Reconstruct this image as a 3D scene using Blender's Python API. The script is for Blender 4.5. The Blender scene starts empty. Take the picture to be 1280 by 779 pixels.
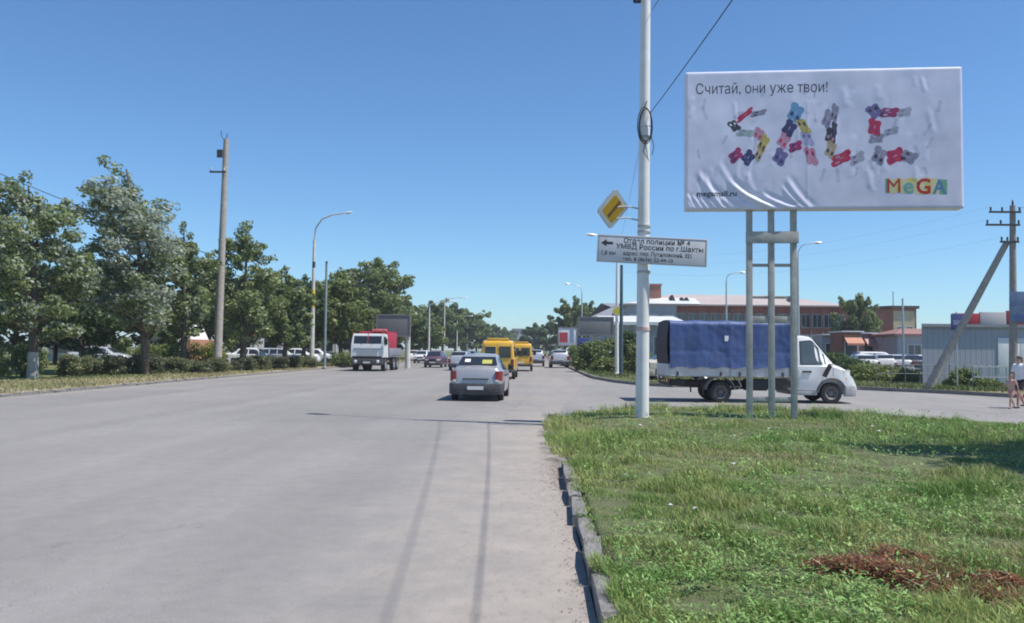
import bpy, bmesh, math, random
import numpy as np
from mathutils import Vector, Matrix, Euler

S = bpy.context.scene
COL = S.collection
RAD = math.radians

# ------------------------------------------------------------------ camera
F_PX = 1050.0
cam_d = bpy.data.cameras.new('camera')
cam = bpy.data.objects.new('camera', cam_d)
COL.objects.link(cam)
CAM_LOC = Vector((0, 0, 1.65))
CAM_M = Matrix.Rotation(RAD(1.53), 3, 'Z') @ Matrix.Rotation(RAD(92.64), 3, 'X') @ Matrix.Rotation(RAD(0.6), 3, 'Z')
cam.matrix_world = Matrix.Translation(CAM_LOC) @ CAM_M.to_4x4()
cam_d.sensor_width = 36.0
cam_d.lens = 36.0 * F_PX / 1280.0
cam_d.clip_start = 0.05
cam_d.clip_end = 6000
S.camera = cam

# ------------------------------------------------------------------ sky, sun, exposure
SUN_EL = RAD(62)
SUN_AZ = RAD(-15.5)                 # measured from +X towards +Y
world = bpy.data.worlds.new('World')
S.world = world
world.use_nodes = True
wn = world.node_tree.nodes
bg = wn['Background']
sky = wn.new('ShaderNodeTexSky')
sky.sky_type = 'NISHITA'
sky.sun_disc = False
sky.sun_elevation = SUN_EL
sky.sun_rotation = math.pi / 2 - SUN_AZ
sky.altitude = 0
sky.air_density = 1.0
sky.dust_density = 0.0
sky.ozone_density = 3.0
tintn = wn.new('ShaderNodeMix')               # the camera's cool rendering of the clear sky, the same everywhere
tintn.data_type = 'RGBA'
tintn.blend_type = 'MULTIPLY'
tintn.inputs['Factor'].default_value = 1.0
tintn.inputs['B'].default_value = (0.77, 1.06, 1.30, 1)
world.node_tree.links.new(sky.outputs[0], tintn.inputs['A'])
world.node_tree.links.new(tintn.outputs['Result'], bg.inputs[0])
bg.inputs[1].default_value = 0.088
sun_d = bpy.data.lights.new('sun', 'SUN')
sun_d.energy = 4.6
sun_d.angle = RAD(0.53)
sun_d.color = (1.0, 0.95, 0.88)
sun = bpy.data.objects.new('sun', sun_d)
COL.objects.link(sun)
sd = Vector((math.cos(SUN_EL) * math.cos(SUN_AZ), math.cos(SUN_EL) * math.sin(SUN_AZ), math.sin(SUN_EL)))
sun.rotation_euler = sd.to_track_quat('Z', 'Y').to_euler()
sun.location = (30, -8, 60)
S.view_settings.view_transform = 'Standard'
S.view_settings.look = 'None'
S.view_settings.gamma = 1
S.view_settings.exposure = 0.35
S.view_settings.use_curve_mapping = False
S.cycles.max_bounces = 6
S.cycles.filter_width = 1.9
try:
    S.cycles.use_denoising = True
    S.cycles.denoiser = 'OPENIMAGEDENOISE'
except Exception:
    pass

# ------------------------------------------------------------------ helpers
def at(px, py, Y):
    """the place at distance Y seen at (px, py) of the 1280 wide photograph"""
    d = CAM_M @ Vector(((px - 640) / F_PX, (389.5 - py) / F_PX, -1))
    return CAM_LOC + d * (Y / d.y)

def gx(px, Y):
    return at(px, 438, Y).x

def hz(px, py, Y):
    return at(px, py, Y).z

def srgb(r, g, b):
    return tuple(((c / 255) / 12.92 if c / 255 <= 0.04045 else ((c / 255 + 0.055) / 1.055) ** 2.4) for c in (r, g, b))

MATS = {}
def mat(name, col=(0.5, 0.5, 0.5), rough=0.6, metal=0.0, var=0.12, scale=3.0, bump=0.0, bscale=40.0, attr=False,
        trans=0.0, dirt=None, dirt_amt=0.4, coat=0.0, spec=0.5):
    """procedural surface: a base colour broken up by noise, optional relief and dirt"""
    if name in MATS:
        return MATS[name]
    m = bpy.data.materials.new(name)
    m.use_nodes = True
    nt = m.node_tree
    N, L = nt.nodes, nt.links
    p = N['Principled BSDF']
    p.inputs['Roughness'].default_value = rough
    p.inputs['Metallic'].default_value = metal
    p.inputs['Specular IOR Level'].default_value = spec
    if coat:
        p.inputs['Coat Weight'].default_value = coat
        p.inputs['Coat Roughness'].default_value = 0.08
    tc = N.new('ShaderNodeTexCoord')
    no = N.new('ShaderNodeTexNoise')
    no.inputs['Scale'].default_value = scale
    no.inputs['Detail'].default_value = 6
    no.inputs['Roughness'].default_value = 0.6
    L.new(tc.outputs['Object'], no.inputs['Vector'])
    if attr:
        src = N.new('ShaderNodeAttribute')
        src.attribute_name = 'tint'
        base = src.outputs['Color']
    else:
        src = N.new('ShaderNodeRGB')
        src.outputs[0].default_value = (*col, 1)
        base = src.outputs[0]
    if var > 0:
        mr = N.new('ShaderNodeMapRange')
        mr.inputs['From Min'].default_value = 0.3
        mr.inputs['From Max'].default_value = 0.7
        mr.inputs['To Min'].default_value = 1 - var
        mr.inputs['To Max'].default_value = 1 + var
        L.new(no.outputs['Fac'], mr.inputs['Value'])
        mx = N.new('ShaderNodeVectorMath')
        mx.operation = 'SCALE'
        L.new(base, mx.inputs[0])
        L.new(mr.outputs['Result'], mx.inputs['Scale'])
        base = mx.outputs[0]
    if dirt:
        n2 = N.new('ShaderNodeTexNoise')
        n2.inputs['Scale'].default_value = scale * 0.6
        n2.inputs['Detail'].default_value = 8
        n2.inputs['Roughness'].default_value = 0.7
        L.new(tc.outputs['Object'], n2.inputs['Vector'])
        rmp = N.new('ShaderNodeMapRange')
        rmp.inputs['From Min'].default_value = 0.45
        rmp.inputs['From Max'].default_value = 0.72
        rmp.inputs['To Max'].default_value = dirt_amt
        L.new(n2.outputs['Fac'], rmp.inputs['Value'])
        mm = N.new('ShaderNodeMix')
        mm.data_type = 'RGBA'
        L.new(rmp.outputs['Result'], mm.inputs['Factor'])
        L.new(base, mm.inputs['A'])
        mm.inputs['B'].default_value = (*dirt, 1)
        base = mm.outputs['Result']
    L.new(base, p.inputs['Base Color'])
    if bump > 0:
        nb = N.new('ShaderNodeTexNoise')
        nb.inputs['Scale'].default_value = bscale
        nb.inputs['Detail'].default_value = 4
        L.new(tc.outputs['Object'], nb.inputs['Vector'])
        b = N.new('ShaderNodeBump')
        b.inputs['Strength'].default_value = bump
        b.inputs['Distance'].default_value = 0.02
        L.new(nb.outputs['Fac'], b.inputs['Height'])
        L.new(b.outputs['Normal'], p.inputs['Normal'])
    if trans > 0:
        t = N.new('ShaderNodeBsdfTranslucent')
        L.new(base, t.inputs['Color'])
        ms = N.new('ShaderNodeMixShader')
        ms.inputs[0].default_value = trans
        L.new(p.outputs[0], ms.inputs[1])
        L.new(t.outputs[0], ms.inputs[2])
        L.new(ms.outputs[0], N['Material Output'].inputs['Surface'])
    MATS[name] = m
    return m

def tag(o, label=None, cat=None, group=None, kind=None):
    if label: o['label'] = label
    if cat: o['category'] = cat
    if group: o['group'] = group
    if kind: o['kind'] = kind
    return o

def thing(name, label, cat, loc=(0, 0, 0), rotz=0.0, group=None, kind=None):
    o = bpy.data.objects.new(name, None)
    COL.objects.link(o)
    o.location = loc
    o.rotation_euler = (0, 0, rotz)
    o.empty_display_size = 0.3
    return tag(o, label, cat, group, kind)

def put(name, me, m=None, parent=None):
    o = bpy.data.objects.new(name, me)
    COL.objects.link(o)
    if m is not None and not me.materials:
        me.materials.append(m)
    if parent is not None:
        o.parent = parent
    return o

class MB:
    """collects shapes; build() links them as ONE mesh object"""
    def __init__(self):
        self.v = []
        self.f = []
    def add(self, vs, fs):
        k = len(self.v)
        self.v += [tuple(p) for p in vs]
        self.f += [tuple(i + k for i in f) for f in fs]
        return self
    def box(self, x0, x1, y0, y1, z0, z1):
        vs = [(x, y, z) for z in (z0, z1) for y in (y0, y1) for x in (x0, x1)]
        return self.add(vs, [(0, 2, 3, 1), (4, 5, 7, 6), (0, 1, 5, 4), (2, 6, 7, 3), (0, 4, 6, 2), (1, 3, 7, 5)])
    def bbox(self, x0, x1, y0, y1, z0, z1, b=0.01):
        """a box with chamfered edges"""
        bm = bmesh.new()
        bmesh.ops.create_cube(bm, size=1)
        for v in bm.verts:
            v.co = Vector(((x0 + x1) / 2 + v.co.x * (x1 - x0), (y0 + y1) / 2 + v.co.y * (y1 - y0), (z0 + z1) / 2 + v.co.z * (z1 - z0)))
        bmesh.ops.bevel(bm, geom=bm.edges[:], offset=b, segments=2, affect='EDGES', profile=0.6)
        return self.bm(bm)
    def bm(self, bm, M=None):
        bm.verts.index_update()
        self.add([(M @ v.co) if M else v.co for v in bm.verts], [[v.index for v in f.verts] for f in bm.faces])
        bm.free()
        return self
    def obox(self, c, size, rot=None):
        hx, hy, hz_ = size[0] / 2, size[1] / 2, size[2] / 2
        R = rot if rot is not None else Matrix.Identity(3)
        vs = [Vector(c) + R @ Vector((x, y, z)) for z in (-hz_, hz_) for y in (-hy, hy) for x in (-hx, hx)]
        return self.add(vs, [(0, 2, 3, 1), (4, 5, 7, 6), (0, 1, 5, 4), (2, 6, 7, 3), (0, 4, 6, 2), (1, 3, 7, 5)])
    def loft(self, rings, cap=True, closed=True):
        n = len(rings[0])
        vs = [p for r in rings for p in r]
        fs = []
        for i in range(len(rings) - 1):
            for j in range(n if closed else n - 1):
                a, b = i * n + j, i * n + (j + 1) % n
                fs.append((a, b, b + n, a + n))
        if cap and closed:
            fs.append(tuple(reversed(range(n))))
            fs.append(tuple((len(rings) - 1) * n + j for j in range(n)))
        return self.add(vs, fs)
    def tube(self, pts, radii, n=8, cap=True):
        pts = [Vector(p) for p in pts]
        if not isinstance(radii, (list, tuple)):
            radii = [radii] * len(pts)
        rings = []
        up = None
        for i, p in enumerate(pts):
            d = (pts[min(i + 1, len(pts) - 1)] - pts[max(i - 1, 0)]).normalized()
            if up is None:
                up = d.orthogonal().normalized()
            s = (up - d * up.dot(d)).normalized()
            up = s
            t = d.cross(s)
            rings.append([p + (s * math.cos(a) + t * math.sin(a)) * radii[i] for a in (2 * math.pi * k / n for k in range(n))])
        return self.loft(rings, cap)
    def lathe(self, prof, n=20, c=(0, 0, 0), axis='Z'):
        rings = []
        for r, h in prof:
            ring = []
            for k in range(n):
                a = 2 * math.pi * k / n
                q = (r * math.cos(a), r * math.sin(a), h)
                if axis == 'Y': q = (q[0], q[2], -q[1])
                if axis == 'X': q = (q[2], q[0], q[1])
                ring.append((q[0] + c[0], q[1] + c[1], q[2] + c[2]))
            rings.append(ring)
        return self.loft(rings)
    def ball(self, c, r, n=10, m=7):
        rx, ry, rz = r if isinstance(r, (tuple, list)) else (r, r, r)
        rings = []
        for i in range(m + 1):
            t = math.pi * (i + 0.02) / (m + 0.04)
            rings.append([(c[0] + rx * math.sin(t) * math.cos(2 * math.pi * k / n), c[1] + ry * math.sin(t) * math.sin(2 * math.pi * k / n), c[2] - rz * math.cos(t)) for k in range(n)])
        return self.loft(rings)
    def prism(self, poly, a0, a1, plane='XZ'):
        """poly of 2D points pushed out along the third axis from a0 to a1"""
        n = len(poly)
        def P(q, a):
            if plane == 'XZ': return (q[0], a, q[1])
            if plane == 'YZ': return (a, q[0], q[1])
            return (q[0], q[1], a)
        vs = [P(q, a0) for q in poly] + [P(q, a1) for q in poly]
        fs = [tuple(range(n)), tuple(reversed(range(n, 2 * n)))] + [(i, i + n, (i + 1) % n + n, (i + 1) % n) for i in range(n)]
        return self.add(vs, fs)
    def mesh(self, name, smooth=None):
        me = bpy.data.meshes.new(name)
        me.from_pydata(self.v, [], self.f)
        bm = bmesh.new()
        bm.from_mesh(me)
        bmesh.ops.recalc_face_normals(bm, faces=bm.faces[:])
        bm.to_mesh(me)
        bm.free()
        if smooth is not None:
            me.shade_smooth()
            me.set_sharp_from_angle(angle=RAD(smooth))
        return me
    def build(self, name, m=None, parent=None, smooth=None):
        return put(name, self.mesh(name, smooth), m, parent)

def box(name, m, parent, *a, b=0.0):
    q = MB()
    q.bbox(*a, b=b) if b else q.box(*a)
    return q.build(name, m, parent, 35 if b else None)

def big_mesh(name, V, Fc, tint=None, m=None, parent=None, nper=4):
    """many small faces of nper corners each, straight from arrays"""
    me = bpy.data.meshes.new(name)
    V = np.asarray(V, np.float32).reshape(-1, 3)
    Fc = np.asarray(Fc, np.int32).reshape(-1, nper)
    me.vertices.add(len(V))
    me.vertices.foreach_set('co', V.ravel())
    me.loops.add(Fc.size)
    me.loops.foreach_set('vertex_index', Fc.ravel())
    me.polygons.add(len(Fc))
    me.polygons.foreach_set('loop_start', np.arange(0, Fc.size, nper, dtype=np.int32))
    me.update(calc_edges=True)
    if tint is not None:
        at_ = me.color_attributes.new('tint', 'FLOAT_COLOR', 'POINT')
        rgba = np.ones((len(V), 4), np.float32)
        rgba[:, :3] = tint
        at_.data.foreach_set('color', rgba.ravel())
    return put(name, me, m, parent)

def sheet(name, poly, z, m, kind='structure', sub=None):
    """a flat sheet over a polygon"""
    me = bpy.data.meshes.new(name)
    me.from_pydata([(x, y, z) for x, y in poly], [], [tuple(range(len(poly)))])
    o = put(name, me, m)
    o['kind'] = kind
    return o

def evaluated(o):
    dg = bpy.context.evaluated_depsgraph_get()
    me = bpy.data.meshes.new_from_object(o.evaluated_get(dg))
    return me

def fnoise(x, y, seed=0, oct=4, f=1.0):
    """smooth value built from sines, for ground relief and patches (about -1..1)"""
    r = np.random.RandomState(seed)
    out = 0
    a = 1.0
    for o in range(oct):
        for k in range(3):
            th = r.uniform(0, 2 * math.pi)
            ph = r.uniform(0, 2 * math.pi)
            ff = f * (1.9 ** o) * r.uniform(0.7, 1.3)
            out = out + a / 3 * np.sin(ff * (x * math.cos(th) + y * math.sin(th)) + ph)
        a *= 0.6
    return out

# ------------------------------------------------------------------ shared materials
M_STEEL = mat('grey_painted_steel', (0.42, 0.43, 0.44), 0.5, 0.0, 0.15, 4, dirt=(0.22, 0.17, 0.13), dirt_amt=0.35)
M_CONC = mat('weathered_concrete', (0.36, 0.33, 0.29), 0.85, 0, 0.2, 6, 0.3, 60, dirt=(0.2, 0.17, 0.14), dirt_amt=0.4)
M_WHITEPOLE = mat('white_pole_paint', (0.74, 0.73, 0.71), 0.55, 0, 0.07, 3, dirt=(0.45, 0.4, 0.36), dirt_amt=0.25)
M_RUBBER = mat('black_rubber', (0.025, 0.025, 0.027), 0.8, 0, 0.2, 8)
M_BLACK = mat('black_plastic', (0.02, 0.02, 0.022), 0.55, 0, 0.15, 8)
M_DARKMETAL = mat('dark_chassis_metal', (0.05, 0.048, 0.048), 0.7, 0.2, 0.3, 6, dirt=(0.14, 0.11, 0.09), dirt_amt=0.5)
M_GLASS = mat('dark_vehicle_glass', (0.02, 0.025, 0.03), 0.06, 0, 0.1, 2, spec=0.8)
M_WINGLASS = mat('building_glass', (0.05, 0.065, 0.08), 0.1, 0, 0.3, 0.7, spec=0.8)
M_RIM = mat('steel_rim', (0.45, 0.45, 0.46), 0.4, 0.6, 0.1, 10)
M_RED = mat('red_lamp_plastic', (0.24, 0.012, 0.02), 0.2, 0, 0.05, 5, spec=0.7)
M_LAMP = mat('clear_lamp_plastic', (0.75, 0.75, 0.74), 0.15, 0.2, 0.05, 5, spec=0.7)
M_ORANGE = mat('orange_lamp_plastic', (0.7, 0.22, 0.02), 0.2, 0, 0.05, 5)
M_PLATE = mat('white_number_plate', (0.7, 0.7, 0.68), 0.5, 0, 0.05, 20)
M_WIRE = mat('black_cable', (0.03, 0.03, 0.032), 0.7, 0, 0.1, 5)
M_BARK = mat('bark', (0.10, 0.08, 0.06), 0.9, 0, 0.35, 5, 0.6, 25)
M_LEAF = mat('leaves', rough=0.5, var=0.1, scale=1.5, attr=True, trans=0.42, spec=0.4)
M_GRASS = mat('grass_blades', rough=0.6, var=0.08, scale=1.0, attr=True, trans=0.2, spec=0.3)
M_WHITE = mat('white_paint', (0.78, 0.78, 0.77), 0.45, 0, 0.05, 3)
M_GALV = mat('galvanised_steel', (0.5, 0.52, 0.53), 0.45, 0.5, 0.1, 6)
# ================================================================== THE SETTING
# ---- ground far out to the horizon
def ground_material():
    m = bpy.data.materials.new('dry_earth_and_grass')
    m.use_nodes = True
    N, L = m.node_tree.nodes, m.node_tree.links
    p = N['Principled BSDF']
    p.inputs['Roughness'].default_value = 0.95
    p.inputs['Specular IOR Level'].default_value = 0.2
    tc = N.new('ShaderNodeTexCoord')
    n1 = N.new('ShaderNodeTexNoise'); n1.inputs['Scale'].default_value = 0.35; n1.inputs['Detail'].default_value = 9; n1.inputs['Roughness'].default_value = 0.65
    n2 = N.new('ShaderNodeTexNoise'); n2.inputs['Scale'].default_value = 9; n2.inputs['Detail'].default_value = 6
    L.new(tc.outputs['Object'], n1.inputs['Vector']); L.new(tc.outputs['Object'], n2.inputs['Vector'])
    r = N.new('ShaderNodeValToRGB')
    r.color_ramp.elements[0].position = 0.35; r.color_ramp.elements[0].color = (0.07, 0.105, 0.03, 1)
    r.color_ramp.elements[1].position = 0.68; r.color_ramp.elements[1].color = (0.24, 0.19, 0.11, 1)
    e = r.color_ramp.elements.new(0.5); e.color = (0.12, 0.14, 0.05, 1)
    ad = N.new('ShaderNodeMath'); ad.operation = 'MULTIPLY_ADD'; ad.inputs[1].default_value = 0.35; 
    L.new(n2.outputs['Fac'], ad.inputs[0]); 
    sb = N.new('ShaderNodeMath'); sb.operation = 'SUBTRACT'; sb.inputs[1].default_value = 0.17
    L.new(n1.outputs['Fac'], sb.inputs[0]); L.new(sb.outputs[0], ad.inputs[2])
    L.new(ad.outputs[0], r.inputs[0])
    L.new(r.outputs[0], p.inputs['Base Color'])
    b = N.new('ShaderNodeBump'); b.inputs['Strength'].default_value = 0.5; b.inputs['Distance'].default_value = 0.05
    L.new(n2.outputs['Fac'], b.inputs['Height']); L.new(b.outputs['Normal'], p.inputs['Normal'])
    return m

def asphalt_material(name, base, dust, edge_x=None):
    """bleached asphalt: large pale and dark patches, fine aggregate, wheel bands along the road, dust gathered along the right edge"""
    m = bpy.data.materials.new(name)
    m.use_nodes = True
    N, L = m.node_tree.nodes, m.node_tree.links
    p = N['Principled BSDF']
    p.inputs['Roughness'].default_value = 0.88
    p.inputs['Specular IOR Level'].default_value = 0.3
    g = N.new('ShaderNodeNewGeometry')
    def noise(scale, det=6, rough=0.6, stretch=None):
        n = N.new('ShaderNodeTexNoise')
        n.inputs['Scale'].default_value = scale
        n.inputs['Detail'].default_value = det
        n.inputs['Roughness'].default_value = rough
        if stretch:
            mp = N.new('ShaderNodeMapping')
            mp.inputs['Scale'].default_value = stretch
            L.new(g.outputs['Position'], mp.inputs['Vector'])
            L.new(mp.outputs[0], n.inputs['Vector'])
        else:
            L.new(g.outputs['Position'], n.inputs['Vector'])
        return n.outputs['Fac']
    def rng(v, a, b, c, d):
        q = N.new('ShaderNodeMapRange')
        for k, x in zip(('From Min', 'From Max', 'To Min', 'To Max'), (a, b, c, d)):
            q.inputs[k].default_value = x
        L.new(v, q.inputs['Value'])
        return q.outputs[0]
    def mul(a, b):
        q = N.new('ShaderNodeMath'); q.operation = 'MULTIPLY'
        for i, x in enumerate((a, b)):
            if isinstance(x, float): q.inputs[i].default_value = x
            else: L.new(x, q.inputs[i])
        return q.outputs[0]
    def mixc(f, a, b):
        q = N.new('ShaderNodeMix'); q.data_type = 'RGBA'
        L.new(f, q.inputs['Factor'])
        for k, x in (('A', a), ('B', b)):
            if isinstance(x, tuple): q.inputs[k].default_value = (*x, 1)
            else: L.new(x, q.inputs[k])
        return q.outputs['Result']
    big = rng(noise(0.22, 5, 0.55), 0.3, 0.7, 0.9, 1.1)
    band = rng(noise(1.0, 3, 0.5, (0.75, 0.02, 1)), 0.3, 0.7, 0.90, 1.08)
    fine = rng(noise(55, 5, 0.75), 0.25, 0.75, 0.72, 1.28)
    mid = rng(noise(5, 8, 0.7), 0.3, 0.7, 0.91, 1.09)
    sc = mul(mul(big, band), mul(fine, mid))
    vm = N.new('ShaderNodeVectorMath'); vm.operation = 'SCALE'
    vm.inputs[0].default_value = base
    L.new(sc, vm.inputs['Scale'])
    col = vm.outputs[0]
    # narrow wandering cracks
    vo = N.new('ShaderNodeTexVoronoi'); vo.feature = 'DISTANCE_TO_EDGE'; vo.inputs['Scale'].default_value = 0.3
    wv = N.new('ShaderNodeTexNoise'); wv.inputs['Scale'].default_value = 1.6; wv.inputs['Detail'].default_value = 5
    L.new(g.outputs['Position'], wv.inputs['Vector'])
    ws = N.new('ShaderNodeVectorMath'); ws.operation = 'SCALE'; ws.inputs['Scale'].default_value = 1.6
    L.new(wv.outputs['Color'], ws.inputs[0])
    wa = N.new('ShaderNodeVectorMath'); wa.operation = 'ADD'
    L.new(g.outputs['Position'], wa.inputs[0]); L.new(ws.outputs[0], wa.inputs[1])
    L.new(wa.outputs[0], vo.inputs['Vector'])
    cr = mul(rng(vo.outputs['Distance'], 0.0, 0.006, 0.4, 0.0), rng(noise(0.5, 3), 0.52, 0.62, 0.0, 1.0))
    col = mixc(cr, col, (0.09, 0.085, 0.085))
    # old repair patches and oily stains, each with a shape of its own
    pn = N.new('ShaderNodeTexVoronoi'); pn.feature = 'F1'; pn.distance = 'CHEBYCHEV'; pn.inputs['Scale'].default_value = 0.16; pn.inputs['Randomness'].default_value = 1.0
    mp2 = N.new('ShaderNodeMapping'); mp2.inputs['Scale'].default_value = (1.3, .55, 1)
    L.new(g.outputs['Position'], mp2.inputs['Vector']); L.new(mp2.outputs[0], pn.inputs['Vector'])
    sp2 = N.new('ShaderNodeSeparateColor'); L.new(pn.outputs['Color'], sp2.inputs[0])
    pt = mul(rng(sp2.outputs[0], 0.70, 0.72, 0.0, 0.16), rng(noise(3, 6, 0.7), 0.25, 0.6, 0.5, 1.0))
    col = mixc(pt, col, (0.14, 0.138, 0.14))
    st_ = rng(noise(0.9, 9, 0.75, (1.6, .35, 1)), 0.60, 0.74, 0.0, 0.30)
    col = mixc(st_, col, (0.15, 0.145, 0.14))
    # dust and sand
    sep = N.new('ShaderNodeSeparateXYZ'); L.new(g.outputs['Position'], sep.inputs[0])
    dn = noise(1.3, 8, 0.65)
    if edge_x is not None:
        near = rng(sep.outputs['X'], edge_x - 2.6, edge_x - 0.1, -0.15, 1.0)
        near = mul(near, rng(sep.outputs['Y'], 16.0, 26.0, 1.0, 0.3))
        ad = N.new('ShaderNodeMath'); ad.operation = 'ADD'
        L.new(near, ad.inputs[0]); L.new(rng(dn, 0.3, 0.7, -0.35, 0.35), ad.inputs[1])
        cl = N.new('ShaderNodeClamp'); cl.inputs['Max'].default_value = 0.8
        L.new(ad.outputs[0], cl.inputs[0])
        dv = N.new('ShaderNodeVectorMath'); dv.operation = 'SCALE'; dv.inputs[0].default_value = dust
        L.new(mul(mul(rng(noise(2.2, 8, 0.7), 0.3, 0.7, 0.84, 1.12), rng(noise(70, 4, 0.8), 0.25, 0.75, 0.75, 1.22)), rng(noise(9, 6, 0.75, (1.5, .6, 1)), 0.52, 0.72, 1.0, 0.72)), dv.inputs['Scale'])
        col = mixc(cl.outputs[0], col, dv.outputs[0])
        near2 = rng(sep.outputs['X'], -16.7, -15.0, 0.6, 0.0)
        col = mixc(mul(near2, rng(dn, 0.3, 0.6, 0.2, 1.0)), col, dust)
    else:
        col = mixc(rng(dn, 0.42, 0.75, 0.0, 0.6), col, dust)
    L.new(col, p.inputs['Base Color'])
    b = N.new('ShaderNodeBump'); b.inputs['Strength'].default_value = 0.35; b.inputs['Distance'].default_value = 0.012
    L.new(noise(90, 4, 0.7), b.inputs['Height']); L.new(b.outputs['Normal'], p.inputs['Normal'])
    return m

M_GROUND = ground_material()
M_ROAD = asphalt_material('bleached_asphalt', (0.236, 0.225, 0.215), (0.35, 0.31, 0.272), 0.4)
M_SIDE = asphalt_material('dusty_side_asphalt', (0.236, 0.225, 0.217), (0.32, 0.297, 0.27))
M_KERB = mat('old_kerb_concrete', (0.215, 0.205, 0.195), 0.9, 0, 0.35, 9, 0.5, 50, dirt=(0.16, 0.14, 0.12), dirt_amt=0.5)
M_DIRT = mat('trodden_dry_earth', (0.36, 0.31, 0.22), 0.95, 0, 0.25, 1.5, 0.6, 18, dirt=(0.17, 0.16, 0.08), dirt_amt=0.7)

sheet('ground', [(-1500, -120), (1500, -120), (1500, 2200), (-1500, 2200)], -0.06, M_GROUND)
ROAD_L = -16.7
sheet('road', [(ROAD_L, -60), (0.4, -60), (0.4, 19.5), (3.4, 52), (3.0, 120), (2.6, 900), (-12.5, 900), (-14, 200), (ROAD_L, 70)], 0.0, M_ROAD)
sheet('side_street', [(0.3, 12), (4, 19), (9, 19), (12, 14), (16, 4), (22, -20), (44, -20), (30, 10), (24, 24), (20, 31), (17.6, 36), (15, 39.0), (11, 39.6), (6.5, 39.6), (4.6, 43), (3.4, 52), (0.3, 52)], -0.004, M_SIDE)

# ---- grass verge beside the camera, a low mound
VERGE = [(0.56, -6), (0.56, 17.0), (0.62, 19.0), (0.95, 20.6), (1.7, 21.8), (3.0, 22.6), (6, 22.6), (8.6, 21.6), (10.6, 19.2), (12.6, 15.5), (15.2, 8), (19, -6)]
def inside(x, y, poly):
    c = np.zeros(np.shape(x), bool)
    n = len(poly)
    for i in range(n):
        x0, y0 = poly[i]; x1, y1 = poly[(i + 1) % n]
        t = ((y0 > y) != (y1 > y)) & (x < (x1 - x0) * (y - y0) / (y1 - y0 + 1e-12) + x0)
        c ^= t
    return c
def edge_dist(x, y, poly):
    d = np.full(np.shape(x), 1e9)
    for i in range(len(poly)):
        a = np.array(poly[i]); b = np.array(poly[(i + 1) % len(poly)])
        ab = b - a
        t = np.clip(((x - a[0]) * ab[0] + (y - a[1]) * ab[1]) / (ab @ ab), 0, 1)
        d = np.minimum(d, np.hypot(x - a[0] - t * ab[0], y - a[1] - t * ab[1]))
    return d
def verge_z(x, y):
    x = np.asarray(x, float); y = np.asarray(y, float)
    e = edge_dist(x, y, VERGE)
    k = np.clip(e / 1.6, 0, 1)
    return 0.115 + 0.10 * k * k * (3 - 2 * k) + 0.03 * fnoise(x, y, 3, 3, 1.1) * k

DRY = [(2.48, 5.95, 0.24, 0.30), (2.10, 5.6, 0.24, 0.25), (2.42, 5.35, 0.34, 0.34), (2.62, 4.95, 0.28, 0.26), (2.85, 5.3, 0.16, 0.15)]       # heaps of dead weeds
BARE = [(0.95, 5.1, 0.30, 0.26), (1.75, 7.6, 0.22, 0.14), (0.85, 8.6, 0.14, 0.3), (2.9, 8.6, 0.3, 0.12), (4.3, 11.5, 0.5, 0.2), (1.5, 10.3, .25, .15), (3.4, 6.6, .2, .1)]                      # bare soil
def patch_amt(x, y, lst):
    w = np.zeros(np.shape(x))
    for cx, cy, rx, ry in lst:
        d = np.hypot((x - cx) / rx, (y - cy) / ry) + 0.22 * fnoise(x, y, 11, 3, 4.0)
        w = np.maximum(w, np.clip(1.5 - d * 1.1, 0, 1))
    return w

def verge_ground():
    xs = np.arange(0.4, 19.5, 0.22); ys = np.arange(-6, 23, 0.22)
    bm = bmesh.new()
    pts = [bm.verts.new((x, y, 0)) for x, y in VERGE]
    f = bm.faces.new(pts)
    for x in xs[1:]:
        bmesh.ops.bisect_plane(bm, geom=bm.verts[:] + bm.edges[:] + bm.faces[:], plane_co=(x, 0, 0), plane_no=(1, 0, 0))
    for y in ys[1:]:
        bmesh.ops.bisect_plane(bm, geom=bm.verts[:] + bm.edges[:] + bm.faces[:], plane_co=(0, y, 0), plane_no=(0, 1, 0))
    edge = [e for e in bm.edges if e.is_boundary]
    co = np.array([v.co[:] for v in bm.verts])
    z = verge_z(co[:, 0], co[:, 1])
    for v, h in zip(bm.verts, z):
        v.co.z = h
    r = bmesh.ops.extrude_edge_only(bm, edges=edge)
    for v in [g for g in r['geom'] if isinstance(g, bmesh.types.BMVert)]:
        v.co.z = -0.05
    me = bpy.data.meshes.new('verge_ground')
    bm.to_mesh(me); bm.free()
    me.shade_smooth()
    o = put('verge_ground', me, mat('verge_soil', (0.105, 0.115, 0.05), 0.95, 0, 0.3, 4, 0.8, 22, dirt=(0.07, 0.09, 0.03), dirt_amt=0.8))
    o['kind'] = 'structure'
    return o
verge_ground()

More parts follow.
